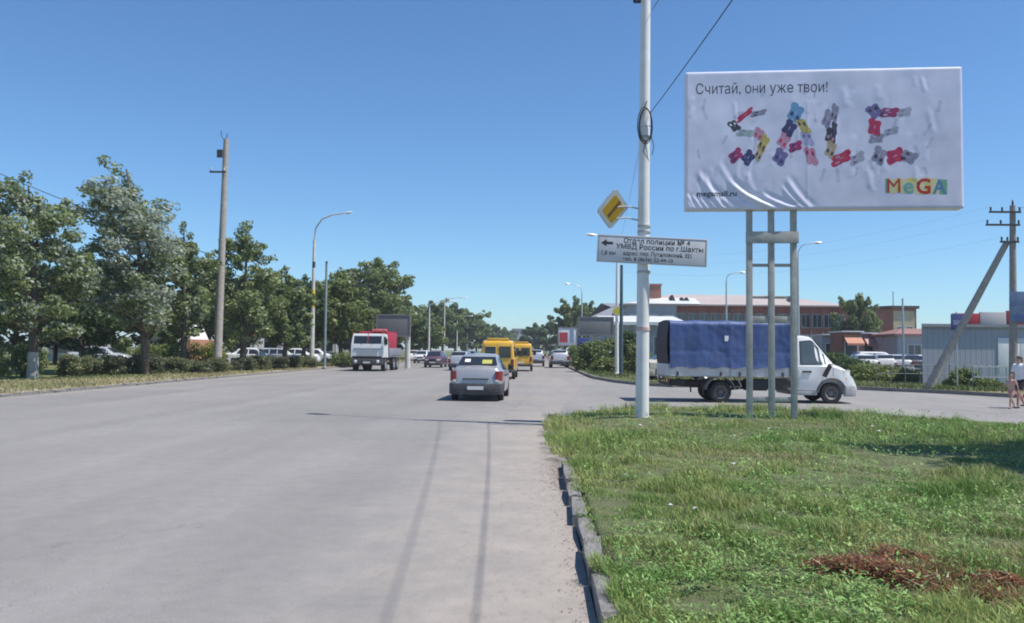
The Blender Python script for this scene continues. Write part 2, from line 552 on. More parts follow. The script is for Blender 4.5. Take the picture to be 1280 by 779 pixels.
# ---- kerbs
def kerb(name, label, stones, w, h):
    root = bpy.data.objects.new(name, None)
    COL.objects.link(root)
    root['kind'] = 'structure'; root['label'] = label
    r = random.Random(5)
    variants = []
    for k in range(3):
        bm = bmesh.new()
        bmesh.ops.create_cube(bm, size=1)
        bmesh.ops.subdivide_edges(bm, edges=bm.edges[:], cuts=1)
        bmesh.ops.bevel(bm, geom=[e for e in bm.edges if e.calc_face_angle(0) > 0.5], offset=0.02, segments=1, affect='EDGES')
        for v in bm.verts:
            v.co += Vector([r.uniform(-1, 1) * q for q in (0.09, 0.012, 0.08)])
        me = bpy.data.meshes.new('kerb_stone')
        bm.to_mesh(me); bm.free()
        me.materials.append(M_KERB)
        variants.append(me)
    for (x, y, a, ln) in stones:
        o = bpy.data.objects.new('kerb_stone', r.choice(variants))
        COL.objects.link(o)
        o.parent = root
        o.scale = (w, ln - r.uniform(0.015, 0.05), h + 0.12)
        o.location = (x + r.uniform(-0.012, 0.012), y, (h - 0.12) / 2 + r.uniform(-0.03, 0.012))
        o.rotation_euler = (r.uniform(-0.025, 0.025), r.uniform(-0.09, 0.09), a + r.uniform(-0.025, 0.025))
    return root
kerb('kerb', 'weathered concrete kerb stones between the road and the near grass', [(0.475, -3.5 + k, 0, 1.0) for k in range(16)], 0.14, 0.12)
kerb('kerb', 'low concrete kerb along the left edge of the road', [(ROAD_L - 0.06, 20.5 + k, 0, 1.0) for k in range(25)], 0.14, 0.10)
q = MB().box(ROAD_L - 0.13, ROAD_L + 0.01, 45, 70, -0.05, 0.10)
q.add([(ROAD_L - .13, 70, -.05), (ROAD_L + .01, 70, -.05), (-13.99, 200, -.05), (-14.13, 200, -.05), (ROAD_L - .13, 70, .1), (ROAD_L + .01, 70, .1), (-13.99, 200, .1), (-14.13, 200, .1)],
      [(0, 1, 5, 4), (1, 2, 6, 5), (2, 3, 7, 6), (3, 0, 4, 7), (4, 5, 6, 7)])
tag(q.build('kerb', M_KERB), 'far stretch of the kerb on the left', kind='structure')
# kerb round the corner of the far verge
CORNER = [(44, -20), (30, 10), (24, 24), (20, 31), (17.6, 36.0), (15, 39.0), (11, 39.6), (6.5, 39.6), (5.2, 41.2), (4.3, 44.5), (3.6, 50), (3.45, 56), (3.3, 80), (3.0, 120), (2.6, 300)]
q = MB()
for i in range(len(CORNER) - 1):
    a, b = Vector((*CORNER[i], 0)), Vector((*CORNER[i + 1], 0))
    n = Vector((-(b - a).y, (b - a).x, 0)).normalized()
    n = n if n.x > 0 or n.y > 0 else -n
    a2, b2 = a + n * 0.16, b + n * 0.16
    q.add([(a.x, a.y, -.05), (b.x, b.y, -.05), (b2.x, b2.y, -.05), (a2.x, a2.y, -.05), (a.x, a.y, .15), (b.x, b.y, .15), (b2.x, b2.y, .15), (a2.x, a2.y, .15)],
          [(0, 1, 5, 4), (1, 2, 6, 5), (2, 3, 7, 6), (3, 0, 4, 7), (4, 5, 6, 7)])
tag(q.build('kerb', M_KERB), 'kerb curving round the far corner of the side street', kind='structure')
FARV = [(CORNER[i][0] + 0.15, CORNER[i][1] + 0.12) for i in range(len(CORNER))]
FAR_VERGE = FARV + [(90, 300), (90, -20)]
sheet('far_verge', FAR_VERGE, 0.11, M_GROUND)
LEFT_VERGE = [(ROAD_L - 0.12, -60), (ROAD_L - 0.12, 70), (-14.13, 200), (-12.7, 900), (-90, 900), (-90, -60)]
sheet('left_verge', LEFT_VERGE, 0.085, M_GROUND)
sheet('left_dirt_strip', [(ROAD_L - 0.13, -60), (ROAD_L - 0.13, 70), (-15.1, 200), (-19.8, 200), (-20.6, 70), (-21, 30), (-21.3, -60)], 0.093, M_DIRT)
sheet('car_park', [(36, 55), (80, 55), (90, 100), (36, 100)], 0.116, M_SIDE)

# ---- grass: nobody could count it
def blades(name, label, n, sample, zfun, hfun, cfun, w0, seed, lean=0.5):
    r = np.random.RandomState(seed)
    x, y = sample(r, n)
    n = len(x)
    z = zfun(x, y) - 0.01
    h = hfun(x, y, r)
    th = r.uniform(0, 2 * np.pi, n)
    wx, wy = np.cos(th), np.sin(th)
    ln = r.uniform(0.05, lean, n) * h
    ph = r.uniform(0, 2 * np.pi, n)
    bx, by = np.cos(ph) * ln - 0.12 * h, np.sin(ph) * ln
    w = w0 * r.uniform(0.6, 1.4, n) * (0.6 + 0.03 * np.hypot(x, y))
    V = np.zeros((n, 5, 3), np.float32)
    for k, (s, t, u) in enumerate(((-1, 0, 0), (1, 0, 0), (-0.8, 0.6, 0.35), (0.8, 0.6, 0.35), (0, 1, 1))):
        V[:, k, 0] = x + s * w * wx + bx * u
        V[:, k, 1] = y + s * w * wy + by * u
        V[:, k, 2] = z + h * t * (1 - 0.18 * u)
    base = (np.arange(n) * 5)[:, None]
    Fc = np.concatenate([base + np.array([[0, 1, 3]]), base + np.array([[0, 3, 2]]), base + np.array([[2, 3, 4]])], 1)
    tint = np.repeat(cfun(x, y, r)[:, None, :], 5, 1).reshape(-1, 3)
    o = big_mesh(name, V, Fc, tint, M_GRASS, None, 3)
    return tag(o, label, 'grass', kind='stuff')

G1 = np.array([0.165, 0.31, 0.07]); G2 = np.array([0.41, 0.45, 0.15]); G3 = np.array([0.085, 0.18, 0.04]); GD = np.array([0.42, 0.37, 0.19]); GB = np.array([0.19, 0.075, 0.03])
def near_sample(r, n):
    y = np.where(r.rand(n) < 0.86, 3.2 * (23 / 3.2) ** r.rand(n) ** 0.92, r.uniform(-3, 23, n))
    x = 0.20 + r.rand(n) ** 1.05 * (np.maximum(y, 2.0) * 0.70 + 1.2)
    ok = inside(x, y, VERGE) | ((x > 0.22 + 0.12 * np.sin(y * 2.1) + 0.1 * np.sin(y * 5.3)) & (x < 0.6) & (y > 12.2) & (y < 19.6))
    ok |= (x > 0.475 + 0.05 * np.sin(y * 3.7) + 0.05 * np.sin(y * 9.1)) & (x < 0.6) & (y < 20)
    ok &= (x > 0.41) | (y > 12.2)
    dry = patch_amt(x, y, DRY); bare = patch_amt(x, y, BARE)
    ok &= r.rand(n) > 0.45 * dry + 0.9 * bare
    return x[ok], y[ok]
def near_h(x, y, r):
    t = fnoise(x, y, 21, 4, 0.9)
    far_ = (x > 0.2) & (x < 0.75) & (y > 12.2) & (y < 21)
    e = edge_dist(x, y, VERGE)
    h = (0.06 + 0.05 * t + 0.11 * np.clip(fnoise(x, y, 8, 3, 2.6) - .1, 0, 1)) * r.uniform(0.5, 1.5, len(x))
    h *= 1 + 0.9 * np.exp(-((y - 21.5) / 1.6) ** 2) + 0.9 * (np.exp(-((x - 0.75) / 0.4) ** 2) * ((y > 12.3) & (y < 21)))
    h *= 0.92 * np.clip(0.8 + 0.75 * fnoise(x, y, 87, 2, 8.0), 0.25, 1.6)
    return np.clip(h, 0.018, 0.32)
def near_c(x, y, r):
    t = np.clip(0.55 + 0.55 * fnoise(x, y, 31, 4, 0.7) + 0.35 * fnoise(x, y, 32, 3, 4.0), 0, 1)[:, None]
    c = G1 * (1 - t) + G2 * t
    k = (r.rand(len(x)) < 0.22)[:, None]
    c = np.where(k, G3, c)
    dryp = np.clip(0.16 + 0.40 * fnoise(x, y, 41, 4, 1.1), 0.05, 0.65)
    c = np.where((r.rand(len(x)) < dryp)[:, None], GD, c)
    d = patch_amt(x, y, DRY)
    c = np.where((r.rand(len(x)) < d * 0.7)[:, None], np.where((r.rand(len(x)) < 0.6)[:, None], GB, GD), c)
    return c * r.uniform(0.7, 1.3, (len(x), 1))
blades('grass', 'weedy green grass covering the verge around the billboard', 440000, near_sample, verge_z, near_h, near_c, 0.0034, 1, 0.9)

# broad-leaved weeds and clover tufts mixed into the grass
def weeds():
    r = np.random.RandomState(9)
    n = 14000
    y = 3.2 * (23 / 3.2) ** r.rand(n); x = 0.6 + r.rand(n) * (y * 0.68 + 1)
    keep = inside(x, y, VERGE) & (fnoise(x, y, 77, 3, 1.3) + r.uniform(-0.6, 0.6, n) > 0.1) & (r.rand(n) > patch_amt(x, y, DRY) * 0.7 + patch_amt(x, y, BARE))
    x, y = x[keep], y[keep]
    z = verge_z(x, y)
    m = 9
    n = len(x)
    sz = r.uniform(0.3, 0.9, (n, 1)) * (0.55 + 0.03 * y[:, None])
    th = r.uniform(0, 2 * np.pi, (n, m)); rad = r.uniform(0.01, 0.10, (n, m)) * sz; hh = r.uniform(0.05, 0.22, (n, m)) * sz
    L = r.uniform(0.018, 0.04, (n, m)) * sz; W = L * r.uniform(0.3, 0.6, (n, m)); up = r.uniform(-0.3, 0.9, (n, m))
    cx = x[:, None] + np.cos(th) * rad; cy = y[:, None] + np.sin(th) * rad; cz = z[:, None] + hh
    V = np.zeros((n, m, 4, 3), np.float32)
    for k, (a, b) in enumerate(((-1, 0), (0, 1), (1, 0), (0, -1))):
        V[:, :, k, 0] = cx + np.cos(th) * a * L - np.sin(th) * b * W
        V[:, :, k, 1] = cy + np.sin(th) * a * L + np.cos(th) * b * W
        V[:, :, k, 2] = cz + a * L * up
    c = (np.array([0.14, 0.29, 0.07]) + r.rand(n, 1) * np.array([0.15, 0.13, 0.07]))[:, None, :] * r.uniform(0.7, 1.25, (n, m, 1))
    tint = np.repeat(c[:, :, None, :], 4, 2).reshape(-1, 3)
    o = big_mesh('weeds', V, np.arange(n * m * 4), tint, M_GRASS)
    tag(o, 'broad-leaved weeds scattered through the near grass', 'weeds', kind='stuff')
weeds()

# heap of dead red-brown weeds
def dead_heap():
    r = np.random.RandomState(4)
    xs, ys = [], []
    while len(xs) < 7500:
        cx, cy, rx, ry = DRY[r.randint(len(DRY))]
        a = r.uniform(0, 2 * np.pi); d = math.sqrt(r.rand()) * 1.45
        X_, Y_ = cx + rx * d * math.cos(a), cy + ry * d * math.sin(a)
        if float(fnoise(X_, Y_, 19, 3, 7.0)) + r.uniform(-.5, .5) < d - 0.6: continue
        xs.append(X_); ys.append(Y_)
    x = np.array(xs); y = np.array(ys)
    n = len(x)
    z = verge_z(x, y) + r.uniform(0, 0.07, n) * np.clip(patch_amt(x, y, DRY), 0.2, 1)
    th = r.uniform(0, np.pi, n)
    L = 0.006 + 0.045 * r.rand(n) ** 2.6; w = 0.002 + 0.007 * r.rand(n) ** 2; tilt = r.uniform(-0.4, 0.4, n)
    V = np.zeros((n, 4, 3), np.float32)
    for k, (a, b) in enumerate(((-1, -1), (1, -0.4), (1, 0.4), (-1, 1))):
        V[:, k, 0] = x + np.cos(th) * a * L - np.sin(th) * b * w
        V[:, k, 1] = y + np.sin(th) * a * L + np.cos(th) * b * w
        V[:, k, 2] = z + a * L * tilt + 0.015
    pal = np.array([[0.29, 0.10, 0.04], [0.16, 0.055, 0.028], [0.38, 0.18, 0.07], [0.42, 0.34, 0.22], [0.07, 0.035, 0.02]])
    c = pal[r.choice(5, n, p=[0.24, 0.26, 0.12, 0.10, 0.28])] * r.uniform(0.7, 1.2, (n, 1))
    o = big_mesh('dead_weeds', V, np.arange(n * 4), np.repeat(c[:, None, :], 4, 1).reshape(-1, 3), M_GRASS)
    tag(o, 'heap of dead red-brown weeds lying on the near grass', 'dead weeds', kind='stuff')
dead_heap()

def left_sample(r, n):
    y = 22 * (150 / 22) ** r.rand(n); x = ROAD_L - 0.25 - r.rand(n) ** 1.3 * (4.5 + y * 0.03)
    x = x + np.clip(y - 70, 0, 130) * 0.0195
    k = fnoise(x, y, 55, 3, 0.8) + r.uniform(-1, 1, n) + np.clip((-17.6 - x) * 0.6, -0.6, 1) > 0
    return x[k], y[k]
def left_c(x, y, r):
    t = np.clip(0.55 + 0.4 * fnoise(x, y, 61, 3, 0.5) + (x + 19.0) * 0.12, 0, 1)[:, None]
    return (np.array([0.12, 0.16, 0.05]) * (1 - t) + np.array([0.40, 0.35, 0.19]) * t) * r.uniform(0.7, 1.2, (len(x), 1))
blades('grass', 'dry yellowish grass on the verge left of the road', 42000, left_sample, lambda x, y: np.full(len(x), 0.09), lambda x, y, r: r.uniform(0.05, 0.2, len(x)), left_c, 0.010, 2)
def far_sample(r, n):
    y = 36 * (140 / 36) ** r.rand(n); x = 3.2 + r.rand(n) * (y * 0.62)
    k = inside(x, y, FAR_VERGE) & ~inside(x, y, [(36, 55), (80, 55), (90, 100), (36, 100)])
    return x[k], y[k]
def far_c(x, y, r):
    t = np.clip(0.4 + 0.5 * fnoise(x, y, 71, 3, 0.3), 0, 1)[:, None]
    return (np.array([0.085, 0.15, 0.035]) * (1 - t) + np.array([0.24, 0.23, 0.11]) * t) * r.uniform(0.7, 1.2, (len(x), 1))
blades('grass', 'patchy green grass beyond the side street', 60000, far_sample, lambda x, y: np.full(len(x), 0.11), lambda x, y, r: r.uniform(0.08, 0.4, len(x)) * np.clip(0.6 + 0.6 * fnoise(x, y, 5, 3, 0.3), 0.2, 1.3), far_c, 0.010, 3)
# soil, leaves and rubbish washed against the kerb
def kerb_litter():
    r = np.random.RandomState(14)
    n = 2400
    y = r.uniform(4.5, 21, n); x = 0.4 - np.abs(r.normal(0, 0.22, n)) * (0.5 + 0.5 * (fnoise(y * 0, y, 3, 3, 1.0) > 0)) - 0.01
    hot = r.rand(n) < 0.55
    y = np.where(hot, r.normal(11.4, 1.1, n), y)
    s = r.uniform(0.002, 0.0065, n); th = r.uniform(0, 6.28, n)
    V = np.zeros((n, 4, 3), np.float32)
    for k, (a, b, c) in enumerate(((-1, -1, 0), (1, -1, 0.6), (1, 1, 0.9), (-1, 1, 0.3))):
        V[:, k, 0] = x + s * (a * np.cos(th) - b * np.sin(th)); V[:, k, 1] = y + s * (a * np.sin(th) + b * np.cos(th)); V[:, k, 2] = 0.005 + c * s
    pal = np.array([[0.24, 0.18, 0.13], [0.12, 0.09, 0.065], [0.33, 0.2, 0.13], [0.6, 0.58, 0.55]])
    c = pal[r.choice(4, n, p=[0.45, 0.35, 0.17, 0.03])]
    tag(big_mesh('litter', V, np.arange(n * 4), np.repeat(c[:, None, :], 4, 1).reshape(-1, 3), M_GRASS), 'soil crumbs and dry leaves along the near kerb', 'litter', kind='stuff')
kerb_litter()

def scraps():
    r = np.random.RandomState(27)
    n = 16
    y = r.uniform(5.5, 17, n); x = 0.7 + r.rand(n) * y * .45
    z = verge_z(x, y) + .07
    V = np.zeros((n, 4, 3), np.float32)
    th = r.uniform(0, 6.28, n); s = r.uniform(.012, .035, n)
    for k, (a, b, c) in enumerate(((-1, -.7, .3), (1, -.6, 0), (.8, .7, .7), (-.9, .6, .2))):
        V[:, k, 0] = x + s * (a * np.cos(th) - b * np.sin(th)); V[:, k, 1] = y + s * (a * np.sin(th) + b * np.cos(th)); V[:, k, 2] = z + c * s
    tag(big_mesh('litter', V, np.arange(n * 4), np.full((n * 4, 3), .62), M_GRASS), 'small white paper scraps caught in the near grass', 'litter', kind='stuff')
scraps()
# ================================================================== LETTERING
def text_bm(body, size, align='LEFT', width=None, bold=0.0):
    c = bpy.data.curves.new('lettering', 'FONT')
    c.body = body.replace('н', 'h')            # this glyph fills badly: draw it as a small capital
    c.small_caps_scale = 0.74
    for i_, ch_ in enumerate(body):
        if ch_ == 'н':
            c.body_format[i_].use_small_caps = True
    c.size = size
    c.align_x = align
    c.offset = bold
    c.resolution_u = 3
    o = bpy.data.objects.new('lettering', c)
    COL.objects.link(o)
    bpy.context.view_layer.update()
    me = evaluated(o)
    bpy.data.objects.remove(o)
    bpy.data.curves.remove(c)
    bm = bmesh.new()
    bm.from_mesh(me)
    bmesh.ops.triangulate(bm, faces=bm.faces[:])
    bpy.data.meshes.remove(me)
    if width:
        xs = [v.co.x for v in bm.verts]
        k = width / (max(xs) - min(xs))
        x0 = min(xs)
        for v in bm.verts:
            v.co.x = x0 + (v.co.x - x0) * k
    return bm

def split_words(bm, gap):
    """one bmesh per word: letters nearer than gap stay together"""
    sp = sorted((min(v.co.x for v in f.verts), max(v.co.x for v in f.verts)) for f in bm.faces)
    cuts = []
    hi = sp[0][1]
    for a, b in sp[1:]:
        if a > hi + gap: cuts.append((a + hi) / 2)
        hi = max(hi, b)
    cuts = [-1e9] + cuts + [1e9]
    out = []
    for a, b in zip(cuts[:-1], cuts[1:]):
        w = bm.copy()
        bmesh.ops.delete(w, geom=[v for v in w.verts if not a < v.co.x < b], context='VERTS')
        out.append(w)
    bm.free()
    return out

# ================================================================== BILLBOARD
BW, BH = 5.87, 3.07
BZ = 4.79
BB_ROT = RAD(-3.9)
def panel_uv(px, py):
    u = (px - 857) / 346.0
    top = 92 - 9 * u
    bot = 263 - 5 * u
    return u * BW, (1 - (py - top) / (bot - top)) * BH

FOLDS = []
def make_folds():
    r = random.Random(3)
    def F_(x0, y0, x1, y1, amp, wid, bow=0.0):
        FOLDS.append((x0, y0, x1, y1, amp, wid, bow))
    # long folds that sag from the middle of the left half to the bottom edge (points in photo pixels)
    for a, b, amp, wid, bow in (((914, 229), (960, 256), .022, .055, .05), ((930, 242), (975, 262), .018, .05, .03), ((955, 245), (992, 259), .020, .05, .03),
                                ((985, 224), (1012, 258), .012, .06, .03), ((872, 215), (905, 252), .012, .06, .06), ((882, 219), (900, 258), .011, .05, .04),
                                ((915, 243), (945, 262), .014, .04, .02), ((900, 205), (925, 240), .007, .06, .04), ((935, 215), (945, 245), .005, .06, .02),
                                ((980, 234), (1005, 260), .012, .04, .02), ((858, 244), (868, 261), .012, .035, 0), ((866, 246), (878, 262), .012, .03, 0),
                                ((876, 250), (886, 262), .010, .03, 0), ((886, 250), (897, 262), .010, .03, 0), ((896, 249), (908, 262), .011, .03, 0), ((858, 252), (864, 262), .010, .03, 0)):
        x0, y0 = panel_uv(*a); x1, y1 = panel_uv(*b)
        F_(x0, y0, x1, y1, amp, wid, bow)
    for k in range(46):                       # faint slanting creases elsewhere
        x = r.uniform(0.1, 5.7); y = r.uniform(0.5, 2.9); l = r.uniform(0.15, 0.5); a = r.uniform(-2.2, -1.3)
        F_(x, y, x + l * math.cos(a), y + l * math.sin(a), r.uniform(.0015, .0045), r.uniform(.035, .08), 0)
make_folds()
def panel_disp(x, y):
    x = np.asarray(x, float); y = np.asarray(y, float)
    d = 0.0042 * fnoise(x, y, 91, 3, 3.6) + 0.002 * fnoise(x * 1.6 + y * 0.9, y * 0.4, 92, 3, 4.0)
    for x0, y0, x1, y1, amp, wid, bow in FOLDS:
        ex, ey = x1 - x0, y1 - y0
        ln = math.hypot(ex, ey)
        t = ((x - x0) * ex + (y - y0) * ey) / ln ** 2
        s = ((x - x0) * -ey + (y - y0) * ex) / ln + bow * 4 * t * (1 - t)
        along = np.clip(t + 0.12, 0, 0.35) / 0.35 * np.clip(1.25 - t, 0, 0.3) / 0.3
        along = along * along * (3 - 2 * along)
        d = d + 1.25 * amp * along * (np.exp(-(s / wid) ** 2) - 0.55 * np.exp(-((s - 1.7 * wid) / wid) ** 2))
    sx = panel_uv(1012, 200)[0]               # a seam down the middle
    d = d + 0.004 * np.exp(-((x - sx) / 0.03) ** 2) * (y < 2.4)
    return d
CELL = 0.025
def on_panel(bm, m, name, parent, lift=0.0011):
    """cut a flat print along the panel's grid and lay it on the rippled vinyl"""
    xs = [v.co.x for v in bm.verts]; ys = [v.co.y for v in bm.verts]
    for lo, hi, nrm in ((min(xs), max(xs), (1, 0, 0)), (min(ys), max(ys), (0, 1, 0))):
        k = math.ceil(lo / CELL)
        while k * CELL < hi:
            bmesh.ops.bisect_plane(bm, geom=bm.verts[:] + bm.edges[:] + bm.faces[:], plane_co=(k * CELL * nrm[0], k * CELL * nrm[1], 0), plane_no=nrm, dist=1e-6)
            k += 1
    co = np.array([v.co[:] for v in bm.verts])
    d = panel_disp(co[:, 0], co[:, 1]) + lift
    me = bpy.data.meshes.new(name)
    for v, h in zip(bm.verts, d):
        v.co = Vector((v.co.x, -h, BZ + v.co.y))
    bm.to_mesh(me); bm.free()
    return put(name, me, m, parent)

M_POST = mat('weathered_post_paint', (0.44, 0.43, 0.40), 0.6, 0, 0.18, 5, 0.15, 30, dirt=(0.25, 0.2, 0.15), dirt_amt=0.5)
def billboard():
    t = thing('billboard', 'large white sale billboard with wrinkled vinyl on three grey steel posts', 'billboard', (3.31, 18.5, 0), BB_ROT)
    vin = mat('billboard_vinyl', (0.71, 0.705, 0.85), 0.5, 0, 0.09, 1.8, spec=0.3)
    nx, ny = int(round(BW / CELL)), int(round(BH / CELL))
    gx_, gy_ = np.meshgrid(np.arange(nx + 1) * CELL, np.arange(ny + 1) * CELL)
    d = panel_disp(gx_, gy_)
    edge = np.minimum(np.minimum(gx_, nx * CELL - gx_), np.minimum(gy_, ny * CELL - gy_))
    rim = np.clip(1 - edge / 0.04, 0, 1)
    V = np.stack([gx_, -d + 0.02 * rim ** 2, BZ + gy_], -1).reshape(-1, 3)
    i = np.arange(nx * ny); a = (i // nx) * (nx + 1) + i % nx
    Fc = np.stack([a, a + 1, a + nx + 2, a + nx + 1], 1)
    o = big_mesh('vinyl_sheet', V, Fc, None, vin, t)
    o.data.shade_smooth()
    w, h = nx * CELL, ny * CELL
    q = MB()
    q.bbox(0.0, w, 0.022, 0.34, BZ, BZ + h, b=0.018)
    q.build('panel_box', mat('billboard_edge_wrap', (0.74, 0.74, 0.80), 0.5, 0, 0.08, 3), t, 35)
    q = MB()
    for zz in (BZ + 0.25, BZ + 1.5, BZ + 2.8):
        q.box(0.05, w - 0.05, 0.342, 0.40, zz - 0.04, zz + 0.04)
    for xx in np.linspace(0.1, w - 0.1, 7):
        q.box(xx - 0.03, xx + 0.03, 0.402, 0.45, BZ + 0.02, BZ + h - 0.02)
    q.build('back_frame', M_STEEL, t)
    px_ = [(gx(p, 18.6) - 3.31) for p in (936, 963, 990.5)]
    for k, x in enumerate(px_):
        MB().bbox(x - 0.06, x + 0.06, 0.10, 0.24, -0.3, BZ + 0.01, b=0.005).build('post', M_POST, t, 20)
    def bar(name, py, hh, depth=(0.12, 0.25)):
        z = hz(963, py, 18.6)
        for a_, b_ in zip(px_[:-1], px_[1:]):
            MB().bbox(a_ + 0.062, b_ - 0.062, depth[0], depth[1], z - hh / 2, z + hh / 2, b=0.004).build(name, M_POST, t, 20)
    for py, hh in ((332, 0.06), (372, 0.05), (400, 0.15), (499, 0.10)):
        bar('cross_bar', py, hh)
    z = hz(963, 298, 18.6)
    MB().bbox(px_[0] - 0.09, px_[2] + 0.09, 0.05, 0.098, z - 0.13, z + 0.13, b=0.004).build('mounting_plate', M_POST, t, 20)
    # print
    ink = mat('dark_print', (0.06, 0.055, 0.08), 0.55, 0, 0.05, 5)
    x0, y0 = panel_uv(869, 119.5); x1, _ = panel_uv(1036, 119)
    bm = text_bm('Считай, они уже твои!', 0.33, width=x1 - x0)
    for v in bm.verts: v.co.x += x0 + .0037; v.co.y += y0 + .0041
    for w_ in split_words(bm, 0.07):
        on_panel(w_, ink, 'slogan_word', t)
    x0, y0 = panel_uv(871, 246.5); x1, _ = panel_uv(922, 246)
    bm = text_bm('megamall.ru', 0.17, width=x1 - x0, bold=0.004)
    for v in bm.verts: v.co.x += x0; v.co.y += y0
    on_panel(bm, ink, 'address_lettering', t, 0.002)
    # the word SALE laid out of pairs of shoes
    pal = dict(red=(0.52, 0.03, 0.09), crim=(0.36, 0.03, 0.13), pink=(0.55, 0.25, 0.36), navy=(0.05, 0.05, 0.16), dark=(0.05, 0.045, 0.07), violet=(0.17, 0.14, 0.32),
               grey=(0.27, 0.26, 0.36), lgrey=(0.40, 0.40, 0.48), blue=(0.14, 0.32, 0.52), green=(0.33, 0.42, 0.42), yellow=(0.52, 0.40, 0.10), tan=(0.48, 0.36, 0.22), lav=(0.42, 0.40, 0.62), white=(0.75, 0.75, 0.78))
    pm = {k: mat('print_' + k, c, 0.5, 0, 0.12, 14) for k, c in pal.items()}
    cells = [(140, 106, 88, 26, 38, 'red', 'crim'), (215, 96, 70, 26, 12, 'grey', 'dark'), (82, 165, 55, 40, -50, 'dark', 'white'), (145, 202, 76, 34, -5, 'green', 'grey'), (215, 205, 50, 46, 70, 'pink', 'red'),
             (240, 255, 76, 44, 65, 'yellow', 'dark'), (218, 308, 70, 36, 65, 'tan', 'dark'), (158, 332, 62, 52, 50, 'navy', 'violet'), (90, 322, 66, 50, 40, 'crim', 'navy'),
             (415, 92, 80, 66, 70, 'blue', 'navy'), (380, 175, 70, 58, 60, 'navy', 'dark'), (455, 165, 78, 42, -60, 'yellow', 'dark'), (350, 240, 66, 52, 60, 'pink', 'red'), (476, 230, 70, 46, -70, 'lav', 'violet'),
             (412, 272, 60, 44, 20, 'crim', 'navy'), (330, 327, 68, 62, 65, 'violet', 'navy'), (495, 322, 84, 50, -75, 'pink', 'crim'),
             (585, 122, 76, 44, 70, 'grey', 'violet'), (622, 92, 80, 34, 80, 'grey', 'dark'), (620, 172, 54, 26, 85, 'dark', 'navy'), (602, 212, 64, 50, 80, 'dark', 'pink'), (600, 285, 72, 46, 75, 'tan', 'dark'), (655, 332, 92, 52, 25, 'red', 'pink'), (740, 332, 70, 46, 30, 'lgrey', 'violet'),
             (835, 82, 66, 62, -50, 'violet', 'dark'), (912, 88, 76, 46, 0, 'crim', 'lgrey'), (990, 86, 60, 42, 10, 'lgrey', 'grey'), (833, 166, 74, 58, 85, 'red', 'crim'), (842, 226, 62, 40, 5, 'grey', 'lgrey'), (920, 188, 66, 32, 15, 'lgrey', 'violet'),
             (856, 316, 74, 60, 70, 'grey', 'dark'), (938, 318, 74, 66, 20, 'red', 'crim'), (1010, 322, 70, 58, -20, 'grey', 'dark')]
    outline = [(-.5, 0), (-.47, .17), (-.33, .25), (-.12, .19), (.1, .17), (.3, .26), (.45, .2), (.5, 0), (.44, -.2), (.28, -.25), (.08, -.17), (-.12, -.2), (-.33, -.24), (-.47, -.17)]
    k_ = 300 / 1280.0
    ppm = 346 / BW
    for (cx, cy, L_, W_, ang, c1, c2) in cells:
        ux, uy = panel_uv(900 + cx * k_, 120 + cy * k_)
        L_ = L_ * k_ / ppm; W_ = W_ * k_ / ppm
        a = RAD(ang)
        for s in (-1, 1):
            ox, oy = -math.sin(a) * s * W_ * 0.27, math.cos(a) * s * W_ * 0.27
            ox += math.cos(a) * s * L_ * 0.08; oy += math.sin(a) * s * L_ * 0.08
            bm = bmesh.new()
            vs = []
            for (p, w_) in outline:
                lx, ly = p * L_ * 1.22, w_ * W_ * 1.32
                vs.append(bm.verts.new((ux + ox + lx * math.cos(a) - ly * math.sin(a), uy + oy + lx * math.sin(a) + ly * math.cos(a), 0)))
            bm.faces.new(vs)
            sh = on_panel(bm, pm[c1], 'printed_shoe', t, 0.0013)
            bm = bmesh.new()
            vs = [bm.verts.new((ux + ox + (px2 * L_ * 0.9) * math.cos(a) - (py2 * W_) * math.sin(a), uy + oy + (px2 * L_ * 0.9) * math.sin(a) + (py2 * W_) * math.cos(a), 0)) for px2, py2 in ((-.42, 0), (-.36, .13), (-.14, .13), (-.05, 0), (-.14, -.13), (-.36, -.13))]
            bm.faces.new(vs)
            on_panel(bm, pm[c2], 'shoe_opening', sh, 0.0022)
    # faint grey prints scattered over the sheet
    r = random.Random(12)
    fm = mat('print_faint', (0.56, 0.56, 0.70), 0.55, 0, 0.1, 6)
    for k in range(30):
        ux, uy = r.uniform(0.25, 5.6), r.uniform(0.7, 2.7)
        a = r.uniform(0.9, 2.0); L_ = r.uniform(0.16, 0.34); W_ = r.uniform(0.10, 0.18)
        bm = bmesh.new()
        bm.faces.new([bm.verts.new((ux + p * L_ * math.cos(a) - w_ * W_ * math.sin(a), uy + p * L_ * math.sin(a) + w_ * W_ * math.cos(a), 0)) for p, w_ in outline])
        on_panel(bm, fm, 'faint_printed_shoe', t, 0.0008)
    # coloured logo letters on coloured blocks
    def quad(xa, xb, ya, yb, m, name, lift):
        p = [panel_uv(900 + x * k_, 120 + y * k_) for x, y in ((xa, yb), (xb, yb), (xb, ya), (xa, ya))]
        bm = bmesh.new()
        bm.faces.new([bm.verts.new((*a_, 0)) for a_ in p])
        return on_panel(bm, m, name, t, lift)
    lm = {n: mat('logo_' + n, c, 0.5, 0, 0.08, 8) for n, c in dict(green=(0.20, 0.42, 0.26), yellow=(0.72, 0.60, 0.18), cream=(0.70, 0.64, 0.36), red=(0.52, 0.03, 0.03), teal=(0.16, 0.42, 0.42), orange=(0.65, 0.22, 0.04), dkred=(0.35, 0.02, 0.03), blue=(0.10, 0.25, 0.42)).items()}
